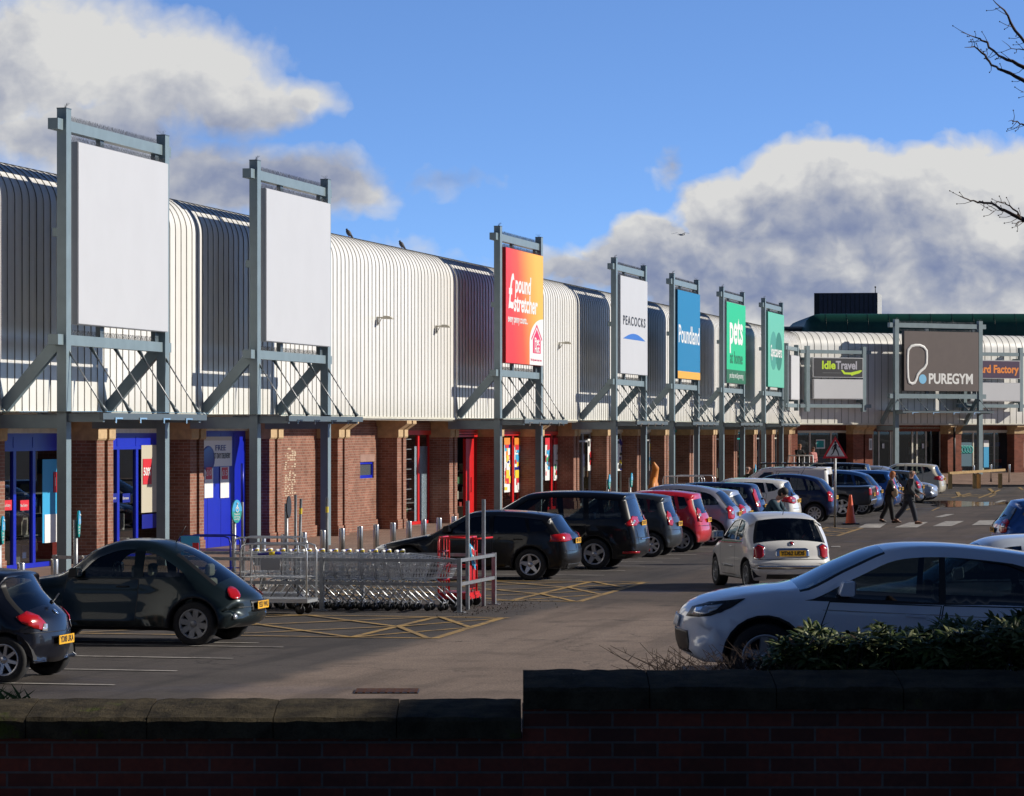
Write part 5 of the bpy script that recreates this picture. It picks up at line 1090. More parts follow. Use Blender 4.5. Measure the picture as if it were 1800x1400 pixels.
park('beetle','dark slate green rounded retro car with oval red tail lights','darkgreen',44.7,-13.88,plate='YE53 VWU',seats=CREAM,rim=M['galv'])
park('sportback','glossy black hatchback with five spoke alloys just beyond the trolley bay','black',65.7,-13.5,plate='YJ09 OXD',gl=CARGLASSD)
park('mpv','large black people carrier parked between the black hatchback and a charcoal hatch','black',71.0,-13.05,plate='YK10 FXT')
park('smallhatch','small charcoal hatchback behind the large black people carrier','charcoal',78.3,-13.5,plate='YG08 TNE')
park('smallhatch','small bright red hatchback between a charcoal hatch and a silver lilac one','red',81.8,-13.35,plate='YT11 KWB')
park('tallhatch','silver lilac tall hatchback with upright red lamps, left of the moving white car','lilac',86.6,-13.3,plate='YN55 RZA',rim=M['alloy'])
park('hatch','pale silver hatchback mostly hidden behind the silver lilac one','silver',89.9,-13.5,plate='YS06 LPO')
park('estate','navy estate behind the man who bends over','navy',93.6,-13.6,plate='YR07 HHB')
park('crossover','white crossover with dark lower bumper beyond the bending man','white',98.9,-13.35,plate='YJ62 FVA')
park('tallhatch','navy tall hatchback beside the pedestrian warning sign','navy',108.6,-13.4,plate='YP54 CEK')
r=park('van','white van with a black roof rack, parked behind the navy tall hatchback','white',112.0,-14.0,nm='parked_van',cat='van',plate='YX58 GMW')[0]
mb=MB(); 
for y in (-.62,.62): mb.tube([(-1.9,y,1.92),(.3,y,1.92)],.025,M['black'],6)
for k in range(7): x=-1.9+k*.36; mb.tube([(x,-.62,1.94),(x,.62,1.94)],.02,M['black'],6)
for x in (-1.7,-.6,.2):
    for y in (-.62,.62): mb.tube([(x,y,1.80),(x,y,1.92)],.02,M['black'],6)
mb.build('roof_rack',r)
park('pickup','dark slate pickup with chrome rear bumper, left of the two walkers','slate',116.0,-13.0,nm='parked_pickup',cat='pickup truck',plate='YC07 ZNB')
park('tallhatch','blue people carrier with bright tail, just left of the woman in black','blue',119.6,-13.1,plate='YA56 KDU')
park('estate','blue estate car behind the two walkers','brightblue',124.0,-12.9,plate='YB59 OEV')
park('hatch','plum dark hatchback beyond the blue estate','plum',128.6,-13.3,plate='YF05 SLX')
park('hatch','pewter hatchback with a yellow plate right of the walking man','pewter',133.0,-12.9,plate='YH04 JRV')
L=SP['estate']['dim'][0]; p=F(140.3,-12.95-L/2)
car(SP['estate'],'parked_car','silver saloon parked tail in, its nose and headlamp towards the road','car',PT['silver'],(p.x,p.y,0),HEAD+math.pi,group='cars parked in the bays along the parade')
park('mpv','black high roofed car near the gym entrance, its roof above the others','black',136.2,-15.2,plate='YL57 DDF')
park('crossover','beige crossover with red tail light at the end of the row by the knee rail','beige',145.0,-13.1,plate='YM61 ACX')
# moving white small car
phi=R(11); rl=Vector((4.56,62.95,0)); fw=Vector((-math.sin(phi),math.cos(phi),0)); rt=Vector((math.cos(phi),math.sin(phi),0))
c=rl+rt*.70+fw*(3.02-3.55/2)
r=car(SP['fiat'],'moving_car','small white retro hatchback driving away with red and green side stripes','car',PT['white'],(c.x,c.y,0),R(90)+phi,plate='YD62 UDS',seats=mat('grey_upholstery',(.12,.12,.13),.8),rim=M['galv'])[0]
# right hand side
c=Vector((1.54+4.36/2*.995,31.6,0)); c.z=gz(3.7,31.6)+.0
focus=car(SP['bighatch'],'parked_car','white family hatchback in the shade just behind the evergreen shrubs','car',PT['skywhite'],(c.x,c.y,c.z),math.pi,pitch=R(-4.2),plate=None,gl=CARGLASSM,rim=M['alloy'])[0]
car(SP['estate'],'parked_car','silver white car whose roof shows behind the shaded white hatchback','car',PT['skywhite'],(6.2,42.2,.17),R(180),plate=None)
car(SP['hatch'],'parked_car','blue hatchback seen from behind its red tail light at the right edge','car',PT['brightblue'],(10.15+4.15/2,70,.18),R(0),plate='YD60 PLW')
car(SP['hatch'],'parked_car','blue car with only its sloping screen pillar showing at the right edge','car',PT['brightblue'],(10.55,60.5,.12),R(180),plate=None)
# ---------------- unseen brick block added off-frame right, its height stepped to shade the foreground ----------------
t=thing('added_shade_block','unseen brick block added beyond the right edge to shade the foreground','building',(13,4,0)); mb=MB()
mb.box((0,0,0),(11,14.2,7.6),BRKD); mb.box((0,14.2,0),(11,32,6.75),BRKD); mb.build('wall',t); mb=MB(); mb.box((-.2,-.2,7.6),(11.2,14.3,7.95),M['cream']); mb.box((-.2,14.3,6.75),(11.2,32.2,7.05),M['cream']); mb.build('roof',t)
for k in range(9):
    for z in (1.2,4.5): mb=MB(); mb.box((-.04,1.2+k*3.4,z),(.0,2.8+k*3.4,z+1.5),M['pw']); o=mb.build('window',t); mb=MB(); mb.box((-.05,1.3+k*3.4,z+.1),(-.04,2.7+k*3.4,z+1.4),M['black']); mb.build('pane',o)
# ---------------- foreground walls ----------------
WBR=brickmat('old_wall_brick',(.34,.075,.042),(.15,.05,.034),(.20,.165,.145),bw=.225,bh=.075,ms=.012,var=.6)
def copemat():
    m=bpy.data.materials.new('mossy_coping'); m.use_nodes=True; n=NT(m.node_tree); p=m.node_tree.nodes['Principled BSDF']; oc=n.new('ShaderNodeTexCoord').outputs['Object']
    f=n.noise(oc,6,7,.65); g=n.noise(oc,2.3,6,.7); c=n.mix(n.mr(f,.3,.7),(.032,.026,.017),(.095,.076,.046)); c=n.mix(n.m('MULTIPLY',n.mr(g,.60,.70),.8),c,(.075,.095,.014)); c=n.mix(n.m('MULTIPLY',n.mr(n.noise(oc,90,3,.6),.5,.7),.4),c,(.012,.011,.01))
    n.l.new(c,p.inputs['Base Color']); p.inputs['Roughness'].default_value=.95; p.inputs['Specular IOR Level'].default_value=.15
    b=n.new('ShaderNodeBump',{'Height':n.noise(oc,26,6,.75),'Strength':.9,'Distance':.02}); n.l.new(b.outputs[0],p.inputs['Normal']); return m
COPE=copemat()
def wall(label,x0,x1,zb_,zf,zt_,joints):
    t=thing('garden_wall',label,'wall',(x0,16.5,0)); mb=MB(); mb.box((0,0,-.1),(x1-x0,.38,zb_),WBR); mb.build('brickwork',t)
    random.seed(int(x0*10)+77)
    for a,b in zip(joints[:-1],joints[1:]):
        mb=MB(); n=10; vs=[]; pr=[(-.055,zb_+.003),(-.062,zf-.015),(-.045,zf+.004),(.2,(zf+zt_)/2+.01),(.43,zt_),(.45,zt_-.02),(.45,zb_+.003)]
        xs_=[a+.0025+(b-a-.005)*k/n for k in range(n+1)]
        for k,x in enumerate(xs_):
            e=.003 if k in (0,n) else 0
            for (y,z) in pr: vs.append((x-x0,y+random.uniform(-.004,.004)+(e if y<0 else 0),z+random.uniform(-.0045,.0045)-e))
        m_=len(pr); fs=[(k*m_+q,k*m_+(q+1)%m_,(k+1)*m_+(q+1)%m_,(k+1)*m_+q) for k in range(n) for q in range(m_)]+[tuple(range(m_)),tuple(range(n*m_,n*m_+m_))]
        mb.add(vs,fs,COPE,False); mb.build('coping_stone',t)
    return t
px2x=lambda p:(p-900)/FPX*16.45
wall('low dark brick wall with mossy coping across the left foreground','x' and -5.,px2x(918),1.52,1.625,1.684,[-5.,-4.4,-3.8,-3.1]+[px2x(p) for p in (45-216,45,258,480,697,917)])
wall('higher dark brick wall with stone coping across the right foreground',px2x(918.5),7.,1.667,1.775,1.833,[px2x(p) for p in (919,1142,1365,1588,1811)]+[3.25,3.9,4.5,5.1,5.7,6.3,7.])
random.seed(5); mb=MB(); mg=mat('moss_leaf',(.06,.10,.012),.8)
SOIL=mat('soil',(.03,.02,.014),.95,var=.4,vs=8); mb=MB(); mb.box((px2x(925),16.9,0),(9,18.6,1.55),SOIL); struct(mb.build('planting_bed'))
mb=MB(); mb.box((-60,-30,1.1),(60,16.49,1.2),ASPB); struct(mb.build('footpath'))
# ---------------- shrubs ----------------
LEAFS=[mat('evergreen_leaf',(.045,.068,.014),.5,var=.4,vs=9,spec=.25),mat('evergreen_leaf_pale_glint',(.17,.185,.075),.5,var=.3,vs=9,spec=.3),mat('evergreen_leaf_brown',(.07,.04,.015),.6)]  # paler leaf colour raised to stand in for sun glints
BARK=mat('bark',(.05,.028,.020),.85,var=.3,vs=12)
def leaf(mb,p,d,up,L,Wl,m):
    d=d.normalized(); s=d.cross(up); s=s.normalized() if s.length>1e-3 else Vector((1,0,0)); n=s.cross(d)
    q=[p,p+d*L*.35+s*Wl/2-n*.004,p+d*L*.35+n*.006,p+d*L*.35-s*Wl/2-n*.004,p+d*L*.75+s*Wl*.4-n*L*.10,p+d*L*.75-n*L*.07,p+d*L*.75-s*Wl*.4-n*L*.10,p+d*L-n*L*.22]
    mb.add(q,[(0,1,2),(0,2,3),(1,4,5,2),(2,5,6,3),(4,7,5),(5,7,6)],m,False)
def shrub(label,x0,x1,y0,y1,tops,n,seed):
    random.seed(seed); t=thing('evergreen_shrub',label,'shrub',((x0+x1)/2,(y0+y1)/2,1.55),group='evergreen shrubs behind the right wall'); ox=(x0+x1)/2; oy=(y0+y1)/2; mb=MB(); st=MB()
    def top(x):
        for (a,za),(b,zb_) in zip(tops[:-1],tops[1:]):
            if a<=x<=b: return za+(zb_-za)*(x-a)/(b-a)
        return tops[0][1] if x<tops[0][0] else tops[-1][1]
    for _ in range(n):
        x=random.uniform(x0,x1); y=random.uniform(y0,y1); zt_=top(x)+random.gauss(0,.012); z=zt_-abs(random.gauss(0,.17)); 
        if z<1.6: z=random.uniform(1.62,zt_)
        c=Vector((x-ox,y-oy,z-1.55)); tilt=Vector((random.gauss(0,.35),random.gauss(-.15,.35),1)).normalized(); ref=tilt.orthogonal().normalized(); k=random.randint(7,10); a0=random.random()*6; sz=random.uniform(.75,1.15)
        for j in range(k):
            a=a0+j*2*math.pi/k*1.0+random.gauss(0,.15); rd=(ref*math.cos(a)+tilt.cross(ref)*math.sin(a)); el=random.uniform(-.15,.7); d=rd+tilt*el
            r=random.random(); leaf(mb,c,d,tilt,random.uniform(.065,.105)*sz,.026*sz,LEAFS[0] if r<.66 else (LEAFS[1] if r<.97 else LEAFS[2]))
        if random.random()<.35: st.tube([c,c-tilt*.12+Vector((0,0,-.06)),Vector((c.x*.8,c.y*.5,.0))],[.003,.004,.008],BARK,4,False)
    mb.build('foliage',t,fix=False); st.build('stems',t,fix=False)
Zs=lambda y:CAMH-(y-HOR)/FPX*17.5
X5=lambda p:(p-900)/FPX*17.5
shrub('leafy evergreen shrub at the left end of the green shrubs, beside the bare twigs',X5(1350),X5(1475),17.25,17.8,[(X5(1350),Zs(1158)),(X5(1385),Zs(1128)),(X5(1410),Zs(1118)),(X5(1438),Zs(1104)),(X5(1455),Zs(1122)),(X5(1475),Zs(1122))],260,1)
shrub('leafy evergreen shrub in front of the white hatchback front door',X5(1470),X5(1600),17.2,17.9,[(X5(1470),Zs(1124)),(X5(1500),Zs(1125)),(X5(1545),Zs(1112)),(X5(1570),Zs(1116)),(X5(1600),Zs(1124))],330,2)
shrub('leafy evergreen shrub in front of the white hatchback rear door',X5(1595),X5(1720),17.2,17.9,[(X5(1595),Zs(1122)),(X5(1640),Zs(1112)),(X5(1690),Zs(1106)),(X5(1720),Zs(1112))],330,3)
shrub('tallest leafy evergreen shrub where the greenery meets the right edge',X5(1715),X5(2000),17.2,17.9,[(X5(1715),Zs(1112)),(X5(1760),Zs(1100)),(X5(1800),Zs(1092)),(X5(2000),Zs(1085))],560,4)
random.seed(21); t=thing('bare_shrub','leafless reddish twiggy shrub behind the wall below the white car headlight','shrub',(X5(1270),17.5,1.5)); mb=MB()
for k in range(170):
    x=random.uniform(X5(1150),X5(1400))-X5(1270); y=random.uniform(-.25,.3); h=.84*min(.46,max(.22,random.gauss(.34,.06)+(.03 if x>0 else 0)))*(1-.25*max(0,(-x-.2))); a=random.gauss(0,.35); b=random.gauss(0,.2)
    p=Vector((x,y,.05)); q=p+Vector((a*h*.4,b*h,h*.6)); r=q+Vector((random.gauss(a*.3,.07),b*.1,h*.4)); mb.tube([p,q,r],[.0045,.0028,.0014],BARK,4,False)
    for j in range(3): s=q.lerp(r,random.random()*.8); mb.tube([s,s+Vector((random.gauss(0,.035),random.gauss(0,.03),random.uniform(.01,.05)))],[.0018,.001],BARK,3,False)
mb.build('twigs',t,fix=False)
for (x,zh) in ((X5(1462),.44),(X5(1502),.48),(X5(1524),.46)):
    pass
# grass tuft at the left edge
random.seed(9); mb=MB(); GL=mat('grass_blade',(.05,.10,.02),.6)
for k in range(160):
    x=random.gauss(-2.72,.10); y=random.uniform(17.0,17.2); h=random.uniform(.04,.16); a=random.gauss(0,.05); z0=1.60; mb.add([(x-.004,y,z0),(x+.004,y,z0),(x+a*.5+.002,y,z0+h*.6),(x+a*1.2,y,z0+h)],[(0,1,2),(0,2,3)],GL)
g=mb.build('grass',fix=False); tag(g,'small tuft of grass behind the low wall at the left edge','grass',kind='stuff')
mb=MB(); mb.box((-5,16.9,0),(-2.55,17.6,1.6),SOIL); struct(mb.build('planting_bed'))
# ---------------- bare tree reaching in from the right ----------------
TD=20.; tp=lambda x,y,d=0: Vector(((x-900)/FPX*(TD+d),TD+d,CAMH-(y-HOR)/FPX*(TD+d)))
t=thing('bare_tree','leafless tree at the right edge whose thin twigs reach into the sky','tree',(5.0,20,0)); O=Vector((5.0,20,0)); mb=MB()
mb.tube([(0,0,0),(.05,.05,1.2),(-.02,.1,2.6),(.1,.1,4.),(.05,0,5.6),(.2,0,7.2)],[.19,.16,.14,.11,.075,.03],BARK,10); mb.build('trunk',t)
random.seed(31)
BR=[([(1745,0),(1765,20),(1782,48),(1800,74),(1850,150),(1960,330),(2180,560)],.007,[(1,-60),(1,200)]),([(1690,56),(1715,66),(1735,76),(1750,94),(1770,104),(1800,118),(1900,190),(2150,420)],.0055,[]),([(1697,85),(1714,83),(1730,97),(1745,115),(1760,123),(1800,140),(1880,200),(2140,470)],.0055,[]),
 ([(1762,71),(1778,84),(1800,87),(1850,110)],.003,[]),([(1771,212),(1788,214),(1800,221),(1860,260),(2150,540)],.0045,[]),([(1690,344),(1706,353),(1722,358),(1745,359),(1765,370),(1790,382),(1802,387),(1900,450),(2170,720)],.0055,[]),([(1748,355),(1765,355),(1780,366),(1801,388)],.004,[]),([(1778,392),(1790,391),(1802,388)],.003,[]),([(1742,372),(1752,369),(1762,372)],.002,[]),([(1795,163),(1810,162),(1850,180)],.003,[])]
for pts,r,_ in BR:
    mb=MB(); P_=[tp(x,y,.3*math.sin(i))-O for i,(x,y) in enumerate(pts)]; n=len(P_)
    fine=[]
    for i in range(n-1):
        for k in range(3): fine.append(P_[i].lerp(P_[i+1],k/3)+Vector((random.gauss(0,.004),0,random.gauss(0,.004))))
    fine.append(P_[-1]); m_=len(fine); mb.tube(fine,[r*(.28+1.0*(i/6 if i<6 else 1)+max(0,i-10)*.18) for i in range(m_)],BARK,6)
    for i in range(1,min(m_,16)):
        if random.random()<.75:
            p=fine[i]; d=Vector((random.uniform(-.10,.02),random.gauss(0,.02),random.choice((-1,1))*random.uniform(.015,.06))); mb.tube([p,p+d*.6,p+d+Vector((-.01,0,.01))],[.003,.002,.0016],BARK,4); mb.ball(p+d+Vector((-.01,0,.01)),.0045,BARK,5,4)
    mb.build('branch',t)
# ---------------- bollards ----------------
def vline(px_,v): t_=(px_-900)/FPX; Y=v/(C_*t_-S_); return Vector((t_*Y,Y,0))
WH=['beside the dark green retro car','behind the trolley bay rail','in front of the scrubbed brick panel','in front of the small blue window','in front of the red framed window']
bpx=[37,96,150,462,499,534,568,601,633,661,691,719,745,772,798]
b0=None
def bollard(P_,lab,h=1.0,grp='steel bollards along the pavement edge'):
    t=thing('bollard',lab,'bollard',tuple(P_),(0,0,0),grp); mb=MB(); mb.lathe([(0,0),(.062,0),(.062,h-.02),(.055,h),(0,h)],M['stainless'],18); mb.build('post',t); mb=MB(); mb.lathe([(.0,0),(.09,0),(.085,.012),(.06,.014)],M['stainless'],18); mb.build('base_plate',t); return t
OR=['second','third','fourth','fifth','sixth','seventh','eighth','ninth']
for i,p in enumerate(bpx):
    P_=vline(p,-18.6); P_.z=.0 if 0 else .115
    lab=('steel bollard in front of the left blue entrance, at the left edge','steel bollard in front of the blue window poster','steel bollard hidden low behind the dark green car roof')[i] if i<3 else 'steel bollard, %s of the line right of the oval sign by the shutter'%(['first']+OR+['tenth','eleventh','last'])[i-3]
    bollard(P_-Vector((0,0,.1)),lab)
for i,(x,y) in enumerate(((1711.5,853),(1742,850),(1774,850))):
    g_=gpx(x,y+1,.115); bollard(g_+Vector((0,0,-.0)),('steel bollard by the left post of the wooden knee rail','steel bollard behind the right half of the knee rail','steel bollard standing clear right of the knee rail')[i],1.08,'steel bollards before the end wing')
# ---------------- knee rail ----------------
WOOD=mat('rail_wood',(.50,.32,.13),.7,var=.2,vs=6); a=gpx(1668,856.5,.1); b=gpx(1766,855,.1)
t=thing('knee_rail','low wooden knee rail at the far kerb, right of the beige crossover','rail',tuple(a)); mb=MB(); zt_=CAMH-(833.5-HOR)*a.y/FPX
mb.beam((0,0,zt_-.06),(b.x-a.x,b.y-a.y,zt_+.08),.13,.13,WOOD); mb.build('rail',t)
for p in (1670,1713,1720,1758): k=(p-1668)/98; mb=MB(); q=a.lerp(b,k)-a; mb.box((q.x-.1,q.y-.1,-.1),(q.x+.1,q.y+.1,zt_-.1),WOOD); mb.build('post',t)
# ---------------- cone ----------------
c=gpx(1495,922.5); t=thing('traffic_cone','tall orange traffic cone on a black base beside the pedestrian sign','traffic cone',tuple(c)); OC=mat('cone_orange',(.72,.10,.025),.45,var=.12,vs=5); mb=MB(); mb.box((-.27,-.27,0),(.27,.27,.05),M['black']); mb.build('base',t,bevel=.02)
mb=MB(); mb.lathe([(.175,.05),(.165,.08),(.05,.9),(.045,.96),(.03,.97),(0,.97)],OC,20); mb.build('cone_body',t)
# ---------------- pedestrian warning sign ----------------
c=gpx(1468,928); t=thing('warning_sign','red bordered triangular sign with a walking figure on a grey pole','road sign',tuple(c)); s_=FPX/c.y; Zt=CAMH-(767-HOR)/s_; Zb_=CAMH-(806-HOR)/s_; mb=MB(); mb.tube([(0,0,0),(0,0,Zt-.1)],.038,M['galv'],12); mb.build('pole',t)
hw_=22.5/s_; 
def tri(k,y,m): zc=Zb_+(Zt-Zb_)/3; P3=[(-hw_*k,zc+(Zb_-zc)*k),(hw_*k,zc+(Zb_-zc)*k),(0,zc+(Zt-zc)*k)]; mb=MB(); mb.prism(P3,y,y+.006,m); return mb
mb=tri(1.0,-.06,M['pred']); pl=mb.build('sign_plate',t); o=tri(.99,-.052,M['galv']).build('back_plate',t); tri(.74,-.068,M['pw']).build('sign_face',pl)
mb=MB(); zc=Zb_+.17; IK=M['ink']
def fig(pts): mb.prism(pts,-.076,-.070,IK)
fig([(.035*math.cos(a),zc+.33+.04*math.sin(a)) for a in [k*math.pi/6 for k in range(12)]]); fig([(-.05,zc+.15),(.04,zc+.13),(.045,zc+.28),(-.02,zc+.29)]); fig([(-.05,zc+.16),(.01,zc+.15),(-.06,zc-.01),(-.12,zc-.07),(-.14,zc-.05),(-.09,zc+.0)]); fig([(-.01,zc+.15),(.04,zc+.14),(.09,zc+.04),(.12,zc-.08),(.09,zc-.08),(.06,zc+.03)]); fig([(.03,zc+.27),(.05,zc+.25),(.10,zc+.17),(.14,zc+.18),(.13,zc+.2),(.09,zc+.2)]); fig([(-.02,zc+.28),(.0,zc+.25),(-.07,zc+.18),(-.10,zc+.10),(-.12,zc+.11),(-.09,zc+.2)])
mb.build('walking_figure',pl); mb=MB(); mb.box((-.24,-.074,Zb_+.075),(.24,-.069,Zb_+.082),M['pred']); mb.box((-.22,-.074,Zb_+.055),(.22,-.069,Zb_+.066),M['grey']); mb.build('caption_bar',pl)
# ---------------- round headed bay signs ----------------
def baysign(px_,v,lab,rot=-TH,back=False,zt_=1.68):
    P_=vline(px_,v); t=thing('bay_sign',lab,'parking sign',(P_.x,P_.y,.1),(0,0,rot),'oval bay signs on posts'); mb=MB(); mb.tube([(-.03,0,0),(-.03,0,zt_-.15)],.038,M['galv'],10); mb.build('pole',t)
    mb=MB(); E=[(.155*math.cos(a),zt_-.215+.215*math.sin(a)) for a in [k*math.pi/12 for k in range(24)]]; mb.prism(E,.01,.03,M['plum'] if back else M['pteal'],'x'); o=mb.build('sign_plate',t)
    if back: return
    mb=MB(); mb.prism([p for p in E if p[1]>=zt_-.2151],.031,.037,M['pblue'],'x'); mb.build('symbol_panel',o)
    for i,s in enumerate(('Disabled','parking','only')): text('lettering',s,o,(.032,0,zt_-.265-.045*i),FACE,.05,M['pw'],.001,1.,fit=.17)
    mb=MB(); mb.ball((.04,-.0,zt_-.07),.02,M['pw'],8,6); mb.box((.037,-.012,zt_-.17),(.042,.012,zt_-.09),M['pw']); mb.lathe([(.04,0),(.055,0),(.055,.004),(.04,.004)],M['pw'],14,'x',(.038,0,zt_-.18),True); mb.build('symbol',o)
baysign(2,-18.3,'oval green and blue bay sign at the very left edge',0.); baysign(136,-18.3,'oval green and blue bay sign against the left leg of the first sign frame',0.); baysign(414,-18.3,'oval green and blue bay sign standing before the plain blue shutter',-.52); baysign(506,-18.4,'dark backed bay sign before the scrubbed brick panel',-TH,True)
baysign(1070,-18.3,'oval blue and green bay sign above the charcoal hatch, left one of the pair'); baysign(1109,-18.3,'oval blue and green bay sign above the red car, right one of the pair'); baysign(1327,-18.3,'oval bay sign behind the navy tall hatchback')
for i,(px_,yt,lab) in enumerate(((519.5,870,'thin marker post left of the pair behind the trolleys'),(524.5,877,'thin leaning marker post with yellow band behind the trolleys'),(575,875,'thin marker post with yellow band beside the second sign frame leg'),(426,815,'tall thin post, blue above and grey below, before the plain blue shutter'))):
    P_=vline(px_,-16.9 if i<3 else -19.2); zt_=CAMH-(yt-HOR)*P_.y/FPX; t=thing('marker_post',lab,'post',tuple(P_),(0,R(1.5) if i==1 else 0,0),'thin marker posts'); mb=MB(); mb.tube([(0,0,0),(0,0,zt_)],.026,M['galvd'],8)
    mb.build('pole',t)
    if i in (1,2): mb=MB(); mb.tube([(0,0,zt_-.28),(0,0,zt_-.17)],.028,M['pyel'],8,False); mb.build('band',t)
    if i==3: mb=MB(); mb.tube([(0,0,zt_-.75),(0,0,zt_)],.029,M['blue'],8); mb.build('sleeve',t)
# ---------------- trolley bay ----------------
P_=F(53.95,-13.0); t=thing('trolley_bay','galvanised steel railed bay round the shopping trolleys','trolley bay',(P_.x,P_.y,0),(0,0,-TH)); G=M['galv']; GD=M['galvd']
BL=7.2
for y in (0,2.6):
    for z in (.84,.44): mb=MB(); mb.box((-BL,y-.02,z),(0,y+.02,z+.055),G); mb.build('rail',t)
for z in (.845,.445): mb=MB(); mb.box((-.02,0.03,z),(.025,2.57,z+.055),G); mb.build('rail',t)
for x,y in ((0,0),(-2.4,0),(-4.8,0),(-7.2,0),(0,2.6),(-2.4,2.6),(-4.8,2.6),(-7.2,2.6)): mb=MB(); mb.box((x-.035,y-.035,0),(x+.035,y+.035,.91),G); mb.box((x-.1,y-.08,0),(x+.1,y+.08,.012),G); mb.build('post',t)
for y in (.8,2.0): mb=MB(); mb.box((-.075,y-.035,.0),(-.02,y+.035,1.86),G); mb.build('upright',t)
# shopping trolley, built once then copied
WIRE=mat('trolley_wire',(.62,.64,.67),.35,metal=.55); TB=mat('trolley_tube',(.66,.68,.70),.3,metal=.65)
def castor(t,x,y,r=.062,m=None):
    mb=MB(); mb.lathe([(0,-.016),(r*.4,-.018),(r*.5,-.014),(r,-.014),(r,.014),(r*.5,.014),(0,.016)],m or M['black'],14,'y'); mb.beam((0.02,0,.01),(.045,0,.10),.04,.012,TB); mb.build('castor',t,(x,y,r))
def make_trolley():
    t=thing('shopping_trolley','wire shopping trolley with blue and white handle nested in the row inside the rails','shopping trolley',(0,0,0),(0,0,0),'nested shopping trolleys in the bay')
    mb=MB(); r=.0035
    def ringpt(f,k):  # f: 0 bottom..1 top ; k corner
        x0=-.42-.02*f; x1=.34+.14*f; y=.20+.06*f; z=(.52+.0*k if 0 else 0); zr=.54+.42*f; zf=.56+.30*f
        return [(x0,-y,zr),(x1,-y*.82,zf),(x1,y*.82,zf),(x0,y,zr)][k]
    for f in (0,.25,.5,.75,1):
        P4=[Vector(ringpt(f,k)) for k in range(4)]
        for a_,b_ in ((0,1),(1,2),(2,3),(3,0)): mb.beam(P4[a_],P4[b_],.012 if f==1 else .006,.012 if f==1 else .006,WIRE)
    for a_,b_,n in ((0,1,16),(1,2,7),(2,3,16),(3,0,8)):
        for k in range(n+1): q=k/n; mb.beam(Vector(ringpt(0,a_)).lerp(Vector(ringpt(0,b_)),q),Vector(ringpt(1,a_)).lerp(Vector(ringpt(1,b_)),q),.0055,.0055,WIRE,(1,0,0))
    for k in range(7): q=k/6; mb.beam(Vector(ringpt(0,0)).lerp(Vector(ringpt(0,3)),q),Vector(ringpt(0,1)).lerp(Vector(ringpt(0,2)),q),.0055,.0055,WIRE)
    mb.build('basket',t)
    mb=MB()
    for s in (-1,1): mb.tube([(-.46,s*.25,.13),(-.28,s*.235,.40),(-.20,s*.23,.50),(-.12,s*.22,.53),(.02,s*.21,.52),(.12,s*.20,.46),(.48,s*.16,.13)],.0125,TB,7); mb.tube([(-.44,s*.21,.54),(-.52,s*.24,1.0)],.011,TB,6);
    mb.tube([(.48,-.16,.13),(.48,.16,.13)],.011,TB,6); mb.build('chassis',t)
    mb=MB(); mb.tube([(-.54,-.25,1.01),(-.54,.25,1.01)],.017,M['dkblue'],8); mb.tube([(-.54,-.26,1.01),(-.54,-.13,1.01)],.024,M['pw'],8); mb.tube([(-.54,.13,1.01),(-.54,.26,1.01)],.024,M['pw'],8); mb.box((-.52,-.03,.99),(-.46,.03,1.02),M['pyel']); mb.build('handle',t)
    for x,y in ((-.44,-.25),(-.44,.25),(.46,-.16),(.46,.16)): castor(t,x,y)
    return t
T0=make_trolley()
def place(t,u,v,rz,z=0): p=F(u,v,z); t.location=p; t.rotation_euler=(0,0,rz)
for k in range(12):
    o=T0 if k==0 else copytree(T0); place(o,54.42,-13.62-.235*k,-TH+random.uniform(-.02,.02))
def platform_trolley(lab,m,hoop=1.18,L_=1.25,W_=.62,deck=.22,board=False,cage=False,grp=None):
    t=thing('platform_trolley',lab,'trolley',(0,0,0),(0,0,0),grp); mb=MB(); mb.box((-L_/2,-W_/2,deck-.02),(L_/2,W_/2,deck+.03),m)
    for k in range(9): y=-W_/2+W_*k/8; mb.box((-L_/2,y-.008,deck+.03),(L_/2,y+.008,deck+.045),m)
    mb.build('deck',t)
    for s in (-1,1):
        y=s*(W_/2-.02); mb=MB(); h=L_/2-.02; mb.tube([(-h,y,deck),(-h,y,hoop-.12),(-h+.03,y,hoop-.03),(-h+.12,y,hoop),(h-.12,y,hoop),(h-.03,y,hoop-.03),(h,y,hoop-.12),(h,y,deck)],.016,m,8); mb.tube([(-h,y,.62),(h,y,.62)],.011,m,6); mb.tube([(-h,y,.95),(h,y,.95)],.009,m,6); mb.tube([(-h+.08,y,deck),(-h+.2,y,.58),(-h+.3,y,.62)],.01,m,6); mb.build('hoop',t)
    if cage:
        mb=MB()
        for s in (-1,1):
            for k in range(15): x=-L_/2+.05+(L_-.1)*k/14; mb.beam((x,s*(W_/2-.02),.62),(x,s*(W_/2-.02),.95),.005,.005,m,(1,0,0))
        for k in range(12): x=-L_/2+.05+(L_-.1)*k/11; mb.beam((x,-W_/2+.02,.62),(x,W_/2-.02,.62),.006,.006,m)
        mb.build('basket_wires',t); mb=MB(); mb.box((-.22,-W_/2-.0,.74),(.12,-W_/2+.008,.93),M['grey']); mb.build('notice',t)
    for x in (-L_/2+.15,L_/2-.15):
        for y in (-W_/2+.08,W_/2-.08): castor(t,x,y,.085)
    return t
CH=M['galv']
p1=platform_trolley('tall galvanised hooped platform trolley at the left end of the trolley row',TB,1.17,1.18,cage=True,grp='tall hooped platform trolleys'); place(p1,52.9,-15.85,-TH)
p2=platform_trolley('tall galvanised platform trolley with hooped sides, behind the nearer one',TB,1.22,1.18,cage=True,grp='tall hooped platform trolleys'); place(p2,54.6,-16.5,-TH)
mb=MB(); mb.tube([(-.3,-.2,1.0),(.1,-.2,1.02)],.025,M['dkblue'],7); mb.tube([(-.1,-.2,1.01),(.0,-.2,1.015)],.03,M['pyel'],7); mb.build('handle',p1)
